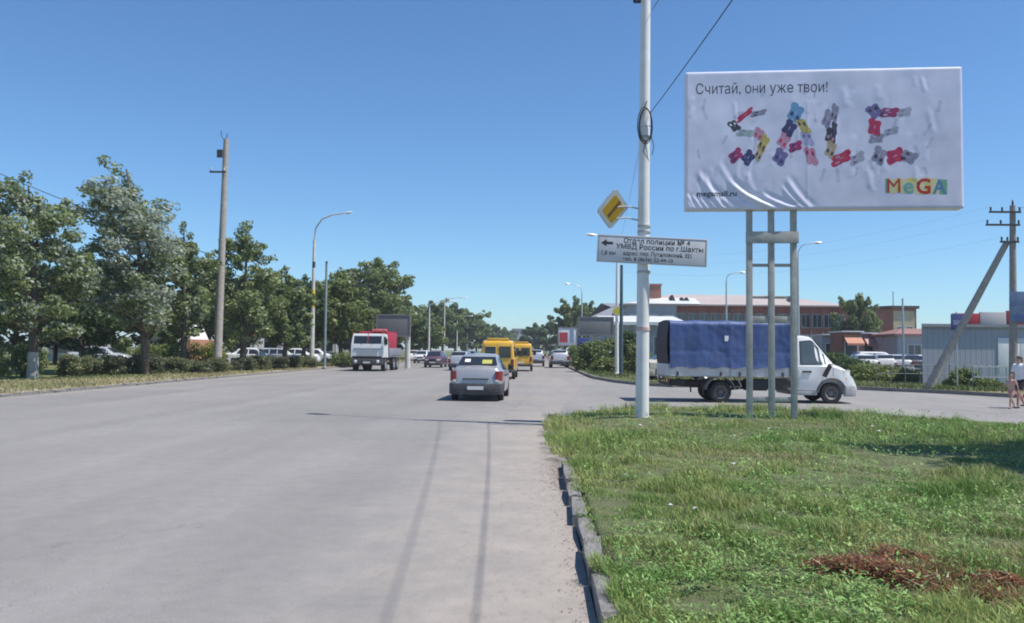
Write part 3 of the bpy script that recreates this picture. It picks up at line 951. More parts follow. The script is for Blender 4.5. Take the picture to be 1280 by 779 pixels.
    for xa, xb, ya, yb, c in ((886, 908, 436, 512, 'green'), (909, 940, 440, 516, 'cream'), (942, 968, 434, 510, 'yellow'), (971, 1004, 438, 516, 'cream'), (1005, 1040, 432, 512, 'yellow'), (1044, 1090, 436, 520, 'cream'), (1092, 1126, 432, 518, 'yellow'), (1129, 1166, 434, 514, 'cream'), (1168, 1208, 440, 518, 'green')):
        quad(xa, xb, ya, yb, lm[c], 'logo_block', 0.0011)
    for ch, xa, xb, ya, yb, c in (('M', 896, 964, 438, 512, 'red'), ('e', 980, 1036, 456, 516, 'teal'), ('G', 1048, 1122, 434, 518, 'red'), ('A', 1132, 1204, 438, 516, 'blue')):
        x0, y0 = panel_uv(900 + xa * k_, 120 + yb * k_); x1, y1 = panel_uv(900 + xb * k_, 120 + ya * k_)
        bm = text_bm(ch, 1.0, bold=0.022 if ch != 'M' else 0.0)
        xs = [v.co.x for v in bm.verts]; ys = [v.co.y for v in bm.verts]
        for v in bm.verts:
            v.co.x = x0 + (v.co.x - min(xs)) / (max(xs) - min(xs)) * (x1 - x0)
            v.co.y = y0 + (v.co.y - min(ys)) / (max(ys) - min(ys)) * (y1 - y0)
        on_panel(bm, lm[c], 'logo_letter', t, 0.0022)
billboard()

# ================================================================== POLES, LAMPS AND WIRES
def lamp_head(parent, p, d, m=None):
    """cobra-head luminaire at p pointing along d"""
    d = Vector(d).normalized()
    R = d.to_track_quat('X', 'Z').to_matrix()
    q = MB()
    rings = []
    for s, w, h in ((0, .05, .05), (.12, .1, .07), (.35, .17, .10), (.6, .16, .085), (.75, .06, .03)):
        ring = []
        for k in range(10):
            a = 2 * math.pi * k / 10
            ring.append(Vector(p) + R @ Vector((s, w * math.cos(a), h * math.sin(a) * (1 if math.sin(a) > 0 else 0.35))))
        rings.append(ring)
    q.loft(rings)
    h = q.build('lamp_head', m or mat('pale_lamp_housing', (0.7, 0.72, 0.72), 0.35, 0.1, 0.05, 5), parent, 60)
    g = MB()
    g.loft([[Vector(p) + R @ Vector((.4 + .24 * math.cos(a) * s, .12 * math.sin(a) * s, -.03 - .06 * (1 - s * s) - 0.012)) for a in (2 * math.pi * k / 10 for k in range(10))] for s in (1.0, 0.8, 0.4, 0.05)])
    g.build('lamp_glass', M_LAMP, h, 60)

def street_lamp(label, x, y, z0, h, arm, m, r0=0.11, r1=0.07, group=None, bands=None, base=True):
    """arm: (dx, dy, rise) of the bracket from the pole top to the luminaire"""
    t = thing('street_lamp', label, 'street lamp', (x, y, z0), 0, group)
    MB().tube([(0, 0, -0.3), (0, 0, 0.0), (0, 0, h * 0.5), (0, 0, h)], [r0, r0, (r0 + r1) / 2, r1], 12).build('pole', m, t, 50)
    A = Vector(arm)
    pts = [Vector((0, 0, h - 0.02)), Vector((A.x * .04, A.y * .04, h + A.z * .45)), Vector((A.x * .25, A.y * .25, h + A.z * .8)), Vector((A.x * .6, A.y * .6, h + A.z * .95)), Vector((A.x, A.y, h + A.z))]
    MB().tube(pts, [r1 * .62] * 3 + [r1 * .5] * 2, 8).build('bracket_arm', m, t, 50)
    lamp_head(t, pts[-1], Vector((A.x, A.y, 0.06 * A.length)))
    if bands:
        for zz, hh, bm_ in bands:
            rr = r0 + (r1 - r0) * zz / h + 0.004
            MB().lathe([(rr, zz), (rr, zz + hh)], 14).build('painted_band', bm_, t, 50)
    if base:
        MB().lathe([(r0 * 1.5, -0.05), (r0 * 1.5, 0.10), (r0 * 1.1, 0.16)], 14).build('base_collar', m, t, 50)
    return t

POLE = Vector((2.345, 18.3, 0.2))
def main_pole():
    t = thing('light_pole', 'tall thick white lamp post in the grass with cable coil and road signs', 'lamp post', POLE)
    H = 9.35
    MB().tube([(0, 0, -0.5), (0, 0, 0), (0.02, 0, 4), (0.035, 0, 7), (0.05, 0, H)], [.150, .147, .130, .116, .105], 24).build('pole', M_WHITEPOLE, t, 60)
    MB().tube([(0.05, 0, H - 0.1), (0.0, 0.02, H + .6), (-.4, .25, H + 1.1), (-1.1, .65, H + 1.32), (-1.8, 1.0, H + 1.35)], [.03, .028, .025, .024, .022], 8).build('bracket_arm', M_WHITEPOLE, t, 60)
    lamp_head(t, (-1.8, 1.0, H + 1.35), (-1, .5, .05))
    for z, r in ((hz(803, 172, 18.3) - .2, .131), (hz(803, 283, 18.3) - .2, .141), (hz(803, 340, 18.3) - .2, .146), (hz(803, 290, 18.3) - .2, .140)):
        MB().lathe([(r, z - .025), (r + .006, z - .02), (r + .006, z + .02), (r, z + .025)], 24, (0.015 + 0.004 * z, 0, 0)).build('clamp_band', M_STEEL, t, 40)
    q = MB().lathe([(.1515, 1.9), (.1515, 1.985)], 24, (0.01, 0, 0))
    q.build('red_paint_band', mat('faded_red_paint', (0.58, 0.42, 0.42), 0.7, 0, 0.3, 12), t, 50)
    # bracket with an insulator near the top
    q = MB().obox((-0.14, 0, 9.18), (.16, .05, .06)).obox((-0.2, 0, 9.26), (.05, .05, .16)).lathe([(.03, 9.3), (.055, 9.34), (.04, 9.38), (.055, 9.42), (.02, 9.46)], 10, (-.2, 0, 0))
    q.build('bracket', M_BLACK, t, 40)
    return t
main_pole()

def cable_coil():
    t = thing('cable_coil', 'coil of black cable hanging on the thick white lamp post', 'cable', POLE + Vector((0.03, 0, 6.35)))
    r = random.Random(2)
    q = MB()
    for k in range(4):
        pts = []
        dx, dz, sc = r.uniform(-.02, .02), r.uniform(-.03, .03), r.uniform(.92, 1.08)
        for i in range(25):
            a = 2 * math.pi * i / 24
            pts.append((dx + 0.145 * sc * math.sin(a), -0.15 - 0.025 * k * 0.5 - 0.02 * math.cos(a * 2), dz + 0.38 * sc * math.cos(a)))
        q.tube(pts, 0.010, 6, False)
    q.build('cable_loop', M_WIRE, t, 60)
    q = MB().tube([(.13, -.15, -.2), (.19, -.14, -.45), (.15, -.1, -.62)], .008, 6).tube([(-.02, -.17, .4), (.03, -.15, .55)], .012, 6).tube([(0, -.17, -.36), (-.04, -.16, -.55), (.05, -.15, -.7)], .008, 6)
    q.build('loose_end', M_WIRE, t, 60)
    MB().tube([(-.15, -.12, .0), (0, -.2, .02), (.15, -.12, .0)], .01, 6).build('tie', M_STEEL, t, 60)
cable_coil()

def wire(label, a, b, sag, r=0.012, n=24, group='overhead cables', name='overhead_cable'):
    a, b = Vector(a), Vector(b)
    pts = []
    for i in range(n + 1):
        t = i / n
        p = a.lerp(b, t)
        p.z -= sag * 4 * t * (1 - t)
        pts.append(p - a)
    o = MB().tube(pts, r, 6).build(name, M_WIRE, None, 60)
    o.location = a
    return tag(o, label, 'cable', group)
wire('black cable rising from the thick white lamp post towards the upper edge', POLE + Vector((.14, -.1, 6.65)), (3.45, -17, 6.7), 0.55, 0.0085)
wire('cable leaving the bracket at the very top of the thick white lamp post', POLE + Vector((.2, 0, 9.0)), (4.85, -17, 9.2), 0.7, 0.007)
wire('thin cable running from the cable coil to the far lamp post beside the bushes', POLE + Vector((-.05, .14, 6.0)), (gx(771, 55), 55, 8.3), 0.25, 0.0035)

def diamond_sign():
    c = at(766.5, 261.5, 18.15)
    t = thing('road_sign', 'tilted yellow and white diamond priority road sign beside the white lamp post', 'road sign', c)
    ex = Vector((22, 16.4, 5.2)).normalized()
    ez = Vector((2.5, -11.4, 25.4)); ez = (ez - ex * ez.dot(ex)).normalized()
    ey = ez.cross(ex)
    R = Matrix((ex, ey, ez)).transposed()
    def dia(s, y0, y1, m, name, clip=None):
        q = MB()
        n = []
        for k in range(4):                    # rounded corners
            for e in (-1, 1):
                a = math.pi / 2 * k + e * 0.10
                n.append((s * math.cos(a) / (abs(math.cos(a)) + abs(math.sin(a))) * 1.0, s * math.sin(a) / (abs(math.cos(a)) + abs(math.sin(a)))))
        q.prism(n, y0, y1, 'XZ')
        q.v = [R @ Vector(v) for v in q.v]
        return q.build(name, m, t)
    dia(0.47, 0.0, 0.03, M_GALV, 'back_plate')
    dia(0.46, -0.004, -0.001, mat('sign_white', (0.74, 0.74, 0.75), 0.4, 0, 0.06, 8), 'white_border')
    dia(0.335, -0.008, -0.005, mat('sign_yellow', (0.72, 0.42, 0.02), 0.4, 0, 0.06, 8), 'yellow_diamond')
    a = RAD(50)
    q = MB().obox((0, 0, 0), (0.085, 0.002, 0.44), Matrix.Rotation(RAD(45), 3, 'Y'))
    q.v = [R @ (Vector(v) + Vector((0.02, -0.0105, 0.0))) for v in q.v]
    q.build('dark_stripe', mat('sign_dark_stripe', (0.22, 0.11, 0.04), 0.5, 0, 0.3, 20), t)
    p = POLE - c
    for z0, z1 in ((0.05, 0.02), (-0.2, -0.24)):
        MB().tube([(.08, .05, z0), (.3, .09, z0 + .03), (p.x, p.y, z1)], .017, 8).build('bracket', M_STEEL, t, 50)
diamond_sign()

def text_sign():
    c = at(815, 313.3, 18.1)
    t = thing('direction_sign', 'long pale sign plate with arrow and police address on the white lamp post', 'sign', c)
    t.rotation_euler = (0, RAD(2.7), RAD(-2))
    W, H = 2.36, 0.60
    MB().bbox(-W / 2, W / 2, 0, 0.025, -H / 2, H / 2, b=0.006).build('plate', mat('sign_pale', (0.64, 0.63, 0.66), 0.45, 0, 0.05, 3, dirt=(0.45, 0.42, 0.42), dirt_amt=0.3), t, 35)
    ink = mat('sign_ink', (0.035, 0.033, 0.04), 0.5, 0, 0.1, 5)
    q = MB()
    for a in ((-W / 2 + .025, W / 2 - .025, H / 2 - .03, H / 2 - .02), (-W / 2 + .025, W / 2 - .025, -H / 2 + .02, -H / 2 + .03), (-W / 2 + .025, -W / 2 + .035, -H / 2 + .031, H / 2 - .031), (W / 2 - .035, W / 2 - .025, -H / 2 + .031, H / 2 - .031)):
        q.box(a[0], a[1], -0.004, -0.001, a[2], a[3])
    q.build('border_line', mat('sign_line', (0.22, 0.22, 0.26), 0.5, 0, 0.1, 5), t)
    arrow = [(-1.12, .13), (-1.0, .21), (-1.0, .16), (-.86, .155), (-.86, .105), (-1.0, .10), (-1.0, .05)]
    MB().prism([(x + .02, z - .01) for x, z in arrow], -0.002, -0.001).build('arrow', ink, t)
    for body, x, z, s, w in (('1,8 км', -1.10, -.14, .13, .30), ('Отдел полиции № 4', -.62, .14, .15, 1.42), ('УМВД России по г.Шахты', -.77, .01, .15, 1.86), ('адрес: пер. Путиловский, 321', -.62, -.125, .12, 1.46), ('тел. 8 (8636) 22-44-10', -.62, -.245, .11, 1.08)):
        bm = text_bm(body, s, width=w, bold=0.0025)
        for w_ in split_words(bm, s * .16):
            me = bpy.data.meshes.new('lettering')
            for v in w_.verts:
                v.co = Vector((x + v.co.x, -0.0014, z + v.co.y))
            w_.to_mesh(me); w_.free()
            put('lettering', me, ink, t)
text_sign()

# ---- left side poles
def concrete_pole():
    Y = 52.0
    x = gx(272, Y)
    zt = hz(279, 174, Y) - 0.09
    t = thing('utility_pole', 'tall weathered concrete utility pole among the trees on the left', 'utility pole', (x, Y, 0.09), 0)
    MB().tube([(0, 0, -.4), (0, 0, 0), (.1, 0, zt * .5), (.2, 0, zt)], [.27, .265, .215, .165], 14).build('pole', M_CONC, t, 50)
    zc = hz(275, 216, Y) - .09
    MB().obox((-.2, -.25, zc), (1.0, .1, .1)).build('cross_arm', M_DARKMETAL, t)
    for k, dx in enumerate((-.62, .2)):
        MB().lathe([(.02, zc + .05), (.06, zc + .1), (.045, zc + .15), (.06, zc + .2), (.03, zc + .26)], 8, (dx, -.25, 0)).build('insulator', M_GALV, t, 50)
    z2 = hz(275, 193, Y) - .09
    MB().obox((-.12, -.2, z2), (.35, .08, .5)).build('switch_box', M_DARKMETAL, t)
    MB().tube([(.1, 0, zt - .1), (-.1, -.05, zt + .2), (-.12, -.05, zt + .5)], .025, 6).tube([(.2, 0, zt - .05), (.25, 0, zt + .35)], .025, 6).build('top_bracket', M_DARKMETAL, t)
    return x, Y, zc
cpx, cpy, cpz = concrete_pole()
M_OLDWHITE = mat('worn_white_pole', (0.58, 0.56, 0.50), 0.7, 0, 0.15, 3, dirt=(0.35, 0.31, 0.26), dirt_amt=0.5)
M_YEL = mat('yellow_band_paint', (0.62, 0.46, 0.06), 0.6, 0, 0.15, 6)
M_GREENPOLE = mat('grey_green_pole', (0.22, 0.28, 0.27), 0.6, 0, 0.15, 4)
Y = 66.0
x = gx(390, Y)
hl = hz(389, 300, Y) - .09
street_lamp('pale street lamp with yellow band beside the left trees', x, Y, .09, hl, (gx(428, Y) - x, -.5, hz(425, 268, Y) - hz(389, 300, Y)), M_OLDWHITE, .20, .10, 'street lamps along the left kerb', [(hl * .47, hl * .14, M_YEL), (hl * .78, .5, M_DARKMETAL)])
t = thing('steel_pole', 'slim grey-green steel post standing right of the pale street lamp', 'pole', (gx(406, 66), 66, .09), 0)
hh = hz(406, 328, 66) - .09
MB().tube([(0, 0, -.3), (0, 0, hh)], [.11, .09], 12).build('pole', M_GREENPOLE, t, 50)
MB().lathe([(.095, hh), (.1, hh + .06), (.02, hh + .1)], 12).build('cap', M_GREENPOLE, t, 50)
MB().lathe([(.17, -.05), (.17, .08), (.12, .12)], 12).build('base_collar', M_GREENPOLE, t, 50)
wire('thin dark cable crossing the sky between the leftmost trees', at(-260, 95, 56), (cpx - .1, cpy - .2, hz(272, 322, 52)), 0.6, 0.025)

# lamp posts in the distance on both sides
for k, (px, py, Y, arm, lab) in enumerate(((536, 377, 118, 3, 'far white lamp post behind the truck with the red load'), (555, 372, 140, 3, 'tall far lamp post second to the right of the truck'), (571, 395, 168, 2.5, 'slim far lamp post third to the right of the truck'),
                                         (584, 393, 195, 2.5, 'far lamp post left of the yellow minibuses'), (602, 402, 235, 2.5, 'distant lamp post above the left edge of the yellow minibus'))):
    x = gx(px, Y) 
    h = hz(px, py, Y) - .1
    street_lamp(lab, x, Y, .09, h - .8, (arm, 0, .8), M_OLDWHITE, .17, .10, 'far lamp posts along the left kerb', base=False)
Y = 55.0
x = gx(771, Y); h = hz(771, 302, Y) - .11
street_lamp('white street lamp on the far corner carrying a small yellow sign', x, Y, .11, h, (gx(745, Y) - x, 0, hz(740, 294, Y) - h - .11), M_WHITEPOLE, .14, .07, 'street lamps right of the road')
t = thing('road_sign', 'small yellow and white diamond sign on the far corner lamp', 'road sign', (x, Y - .2, hz(770, 389, Y)), 0)
q = MB().prism([(0, -.42), (.42, 0), (0, .42), (-.42, 0)], 0, .02)
q.build('white_border', mat('sign_white'), t)
MB().prism([(0, -.32), (.32, 0), (0, .32), (-.32, 0)], -.006, -.002).build('yellow_diamond', mat('sign_yellow_far', (0.62, 0.55, 0.05), 0.4, 0, 0.05, 8), t)
t = thing('steel_pole', 'dark steel post next to the white street lamp on the far corner', 'pole', (gx(776.5, 54), 54, .11), 0)
h = hz(776, 333, 54) - .11
MB().tube([(0, 0, -.3), (0, 0, h * .5), (0, 0, h)], [.13, .115, .09], 12).build('pole', mat('dark_blue_grey_pole', (0.07, 0.10, 0.12), 0.5, 0, 0.2, 4), t, 50)
MB().lathe([(.095, h), (.1, h + .05), (.02, h + .1)], 12).build('cap', M_BLACK, t, 50)
MB().lathe([(.2, -.05), (.2, .12), (.14, .16)], 12).build('base_collar', M_BLACK, t, 50)
for px, py, Y, tipx, tipy, lab in ((998, 322, 62, 1016, 304, 'grey street lamp directly behind the right billboard post'), (908, 352, 78, 922, 341, 'slim pale street lamp rising behind the blue tarpaulin truck')):
    x = gx(px, Y); h = hz(px, py, Y) - .11
    street_lamp(lab, x, Y, .11, h, (gx(tipx, Y) - x, 0, hz(tipx, tipy, Y) - .11 - h), M_GALV, .12, .06, 'street lamps right of the road')
Y = 92
x = gx(727, Y); h = hz(727, 367, Y) - .11
street_lamp('far street lamp in front of the distant trees right of the road', x, Y, .11, h, (gx(712, Y) - x, 0, hz(712, 355, Y) - .11 - h), M_GALV, .12, .06, 'street lamps right of the road')

# ---- right utility pole with its leaning brace
def right_pole():
    Y = 37.0
    x = gx(1266, Y)
    t = thing('utility_pole', 'grey utility pole with crossarms and a long leaning brace on the right', 'utility pole', (x, Y, 0.0), 0)
    z = lambda py: hz(1266, py, Y)
    tilt = (z(257)) * 0.012
    m = mat('grey_brown_pole', (0.30, 0.27, 0.25), 0.85, 0, 0.25, 4, 0.4, 30)
    MB().tube([(0, 0, -.4), (0, 0, 0), (tilt / 2, 0, z(257) / 2), (tilt, 0, z(257))], [.19, .19, .15, .12], 12).build('pole', m, t, 50)
    fx, fz = gx(1158, Y + .8) - x, 0
    zt = z(302)
    MB().tube([(fx, .8, -.3), (fx, .8, 0.05), (-.08, .16, zt)], [.19, .185, .13], 12).build('brace', M_CONC, t, 50)
    for py, l, r_ in ((266, 1.0, .35), (282, 1.15, .3), (303, .55, .25)):
        MB().obox((-l / 2 + r_ / 2, -.17, z(py)), (l + r_, .08, .08)).build('cross_arm', M_DARKMETAL, t)
        for dx in (-l + .06, -l * .45, r_ - .05):
            MB().lathe([(.015, z(py) + .04), (.05, z(py) + .09), (.035, z(py) + .13), (.05, z(py) + .17), (.02, z(py) + .22)], 8, (dx, -.17, 0)).build('insulator', M_DARKMETAL, t, 50)
    MB().lathe([(.02, z(257)), (.05, z(255)), (.04, z(253)), (.02, z(250))], 8, (tilt, 0, 0)).build('top_insulator', M_BLACK, t, 50)
    for k, (py, dx) in enumerate(((265, -.94), (281, -1.09), (303, -.49))):
        wire(['upper', 'middle', 'lower'][k] + ' wire running left from the grey utility pole on the right', (x + dx, Y - .17, z(py) + .2), (gx(771, 55) + .2, 60 + k, (8.6, 8.2, 7.6)[k]), 0.9, 0.0022)
    wire('cable leaving the grey utility pole towards the right edge', (x + .2, Y - .17, z(266) + .2), (x + 24, Y - 14, z(266)), 0.5, 0.007)
    # blue board on the pole, cut by the picture edge
    s = thing('sign_board', 'blue board fixed to the grey utility pole at the right edge', 'sign', (x, Y - .24, (z(365) + z(404)) / 2), 0)
    MB().bbox(gx(1259, Y) - x, gx(1300, Y) - x, -.04, 0, -(z(365) - z(404)) / 2, (z(365) - z(404)) / 2, b=.01).build('board', mat('faded_blue_board', (0.08, 0.13, 0.24), 0.5, 0, 0.35, 1.2, dirt=(0.3, 0.33, 0.36), dirt_amt=0.5), s, 35)
    MB().box(gx(1262, Y) - x, gx(1298, Y) - x, -.046, -.042, -.5, -.32).build('lower_stripe', mat('board_dark_stripe', (0.04, 0.09, 0.25), 0.5, 0, 0.2, 3), s)
right_pole()
# ================================================================== VEHICLES
def paint(name, c, metal=0.0, rough=0.3):
    return mat('paint_' + name, c, rough, metal, 0.04, 2, coat=0.5, dirt=(0.3, 0.27, 0.24), dirt_amt=0.22)

class Shell:
    """a vehicle body lofted through stations (x, z_bottom, z_top, half_width, half_width_top)"""
    def __init__(self, st, belt):
        fine = [st[0]]
        for a, b in zip(st[:-1], st[1:]):
            n = max(1, int((b[0] - a[0]) / .14))
            fine += [tuple(p + (q - p) * k / n for p, q in zip(a, b)) for k in range(1, n + 1)]
        self.st = fine; self.belt = belt
    def par(self, x):
        st = self.st
        if x <= st[0][0]: return st[0][1:]
        for a, b in zip(st[:-1], st[1:]):
            if x <= b[0]:
                t = (x - a[0]) / (b[0] - a[0])
                return tuple(p + (q - p) * t for p, q in zip(a[1:], b[1:]))
        return st[-1][1:]
    def half(self, zb, zt, w, wt):
        b = min(self.belt, zt - 0.12)
        b = max(b, zb + 0.05)
        e = zt - 0.085 if zt - 0.085 > b + 0.015 else b + 0.02
        return [(0, zb), (w * .82, zb), (w * .95, zb + .05 * (b - zb) / .6), (w * .985, zb + .25 * (b - zb)), (w, zb + .6 * (b - zb)), (w * .98, b), (w * .965, b + .012),
                (wt, e), (wt - .03, zt - .032), (wt - .10, zt - .006), (0, zt + .012)]
    def rings(self):
        out = []
        for s in self.st:
            h = self.half(*s[1:])
            out.append([(s[0], y, z) for y, z in h] + [(s[0], -y, z) for y, z in reversed(h[1:-1])])
        return out
    def side(self, x, z):
        h = self.half(*self.par(x))
        for a, b in zip(h[1:-1], h[2:]):
            if a[1] <= z <= b[1] and b[1] > a[1]:
                return a[0] + (b[0] - a[0]) * (z - a[1]) / (b[1] - a[1])
        return h[5][0]
    def top(self, x):
        return self.par(x)[1]
    def build(self, parent, m, wheels, wr, arch=None, name='body'):
        o = MB()
        o.loft(self.rings())
        ob = o.build('shell', m, None)
        mods = []
        for wx in wheels:
            c = MB()
            R_ = arch or wr + .055
            for s in (-1, 1):
                w = self.par(wx)[2]
                c.lathe([(R_, s * (w - .28)), (R_, s * (w + .3))], 28, (wx, 0, wr), 'Y')
            co = c.build('cut', None, None)
            md = ob.modifiers.new('b', 'BOOLEAN')
            md.operation = 'DIFFERENCE'; md.solver = 'EXACT'; md.object = co
            mods.append(co)
        bpy.context.view_layer.update()
        me = evaluated(ob)
        for c in mods:
            bpy.data.objects.remove(c)
        bpy.data.objects.remove(ob)
        me.name = name
        me.shade_smooth()
        me.set_sharp_from_angle(angle=RAD(32))
        return put(name, me, m if not me.materials else None, parent)
    def pane(self, name, poly, parent, m, sides=(1, -1), off=.006):
        for s in sides:
            bm = bmesh.new()
            bm.faces.new([bm.verts.new((x, 0, z)) for x, z in poly])
            xs = [p[0] for p in poly]; zs = [p[1] for p in poly]
            cuts = [((x, 0, 0), (1, 0, 0)) for x in [q[0] for q in self.st] + list(np.arange(min(xs) + .1, max(xs), .12)) if min(xs) < x < max(xs)] + [((0, 0, z), (0, 0, 1)) for z in np.arange(min(zs) + .08, max(zs), .1)]
            for co, no in cuts:
                bmesh.ops.bisect_plane(bm, geom=bm.verts[:] + bm.edges[:] + bm.faces[:], plane_co=co, plane_no=no, dist=1e-5)
            for v in bm.verts:
                v.co.y = s * (self.side(v.co.x, v.co.z) + off)
            MB().bm(bm).build(name, m, parent, 60)
    def cross(self, name, x0, x1, parent, m, inset=.1, off=.012, z_add=0.0):
        """windscreen or rear window between two stations"""
        z0, z1 = self.top(x0), self.top(x1)
        w0, w1 = self.par(x0)[3] - inset, self.par(x1)[3] - inset
        n = Vector((-(z1 - z0), 0, x1 - x0)).normalized()
        if n.z < 0: n = -n
        n *= off + .012
        q = MB()
        q.add([(x0 + n.x, -w0, z0 + n.z), (x1 + n.x, -w1, z1 + n.z), (x1 + n.x, w1, z1 + n.z), (x0 + n.x, w0, z0 + n.z)], [(0, 1, 2, 3)])
        return q.build(name, m, parent)

WHEEL_MESH = {}
def wheel(parent, x, y, r, wd=.2, rim_m=None, dish=.03, name='wheel'):
    """wheel > rim, tyre; y is the outer face, its sign says the side"""
    s = 1 if y > 0 else -1
    k = (round(r, 3), wd, s)
    if k not in WHEEL_MESH:
        a = MB().lathe([(r * .62, -s * wd), (r * .93, -s * wd), (r, -s * (wd - .03)), (r, -s * .03), (r * .94, 0), (r * .64, 0), (r * .62, -s * .02), (r * .60, -s * wd * .8)], 28, axis='Y').mesh('tyre', 40)
        b = MB().lathe([(.01, -s * .035), (r * .16, -s * .03), (r * .18, -s * .05), (r * .34, -s * (.05 + dish)), (r * .55, -s * .03), (r * .63, -s * .015), (r * .63, -s * .1)], 28, axis='Y').mesh('rim', 40)
        c = MB()
        for i in range(6):
            t = 2 * math.pi * i / 6
            c.lathe([(r * .07, -s * .052), (r * .07, -s * .044)], 8, (r * .42 * math.cos(t), 0, r * .42 * math.sin(t)), 'Y')
        c = c.mesh('rim_hole')
        WHEEL_MESH[k] = (a, b, c)
    a, b, c = WHEEL_MESH[k]
    t = put(name, a, M_RUBBER, parent)
    t.location = (x, y, r)
    if not b.materials: b.materials.append(rim_m or M_RIM)
    put('rim', b, None, t)
    put('rim_holes', c, M_BLACK, t)
    return t

def wrap(parent, name, m, path, z0, z1, th=.05):
    """a bumper: an open path in plan, mirrored, given height and thickness"""
    full = [(x, y) for x, y in path] + [(x, -y) for x, y in reversed(path) if abs(y) > 1e-6]
    n = len(full)
    cx = sum(p[0] for p in full) / n
    def inn(p):
        v = Vector((p[0] - (path[0][0]), p[1]))
        l = max(v.length, .01)
        return (p[0] + (th if path[-1][0] < path[0][0] else -th), p[1] * (1 - th / max(abs(p[1]), .6)))
    q = MB()
    rings = []
    for z, k in ((z0, .02), (z0 + .04, 0), (z1 - .04, 0), (z1, .015)):
        rings.append([(p[0] + (k if path[-1][0] < path[0][0] else -k), p[1] * (1 - k * .6), z) for p in full] + [(*inn(p), z) for p in reversed(full)])
    q.loft(rings)
    return q.build(name, m, parent, 40)

SEDAN = ([(0.0, .40, .62, .72, .62), (.05, .32, .97, .80, .69), (.13, .28, 1.07, .835, .71), (.34, .25, 1.105, .85, .72), (.58, .23, 1.10, .86, .71), (1.10, .21, 1.43, .87, .60), (1.45, .20, 1.505, .87, .585),
          (2.05, .20, 1.525, .87, .585), (2.55, .20, 1.50, .87, .585), (2.75, .20, 1.45, .87, .59), (3.38, .20, 1.04, .865, .70), (3.75, .20, .98, .85, .69), (4.05, .22, .90, .81, .66), (4.19, .26, .80, .75, .60), (4.25, .34, .62, .68, .55)], .94)
WAGON = ([(0.0, .42, .70, .72, .60), (.05, .34, 1.05, .79, .62), (.12, .28, 1.20, .82, .62), (.42, .24, 1.47, .84, .58), (.7, .22, 1.52, .85, .58), (2.5, .20, 1.50, .85, .57), (2.7, .20, 1.46, .85, .58), (3.3, .20, 1.02, .84, .68), (3.8, .22, .92, .80, .66), (4.1, .28, .82, .72, .56), (4.15, .36, .62, .66, .5)], .93)
SUV = ([(0.0, .48, .85, .78, .66), (.05, .40, 1.25, .84, .68), (.15, .36, 1.45, .87, .66), (.4, .34, 1.68, .89, .66), (.8, .32, 1.73, .90, .67), (2.5, .30, 1.72, .90, .66), (2.75, .30, 1.65, .90, .66), (3.4, .30, 1.18, .90, .74), (4.0, .32, 1.08, .88, .74), (4.35, .36, .95, .80, .66), (4.42, .44, .7, .72, .6)], 1.1)
MINIBUS = ([(0.0, .50, 1.98, .90, .78), (.04, .44, 2.10, .95, .82), (.12, .40, 2.17, .97, .84), (.5, .38, 2.21, .98, .85), (3.3, .38, 2.21, .98, .85), (3.75, .38, 2.16, .98, .84), (4.45, .38, 1.33, .97, .82), (4.9, .38, 1.17, .94, .80), (5.3, .40, .98, .86, .72), (5.42, .46, .72, .78, .62)], 1.18)

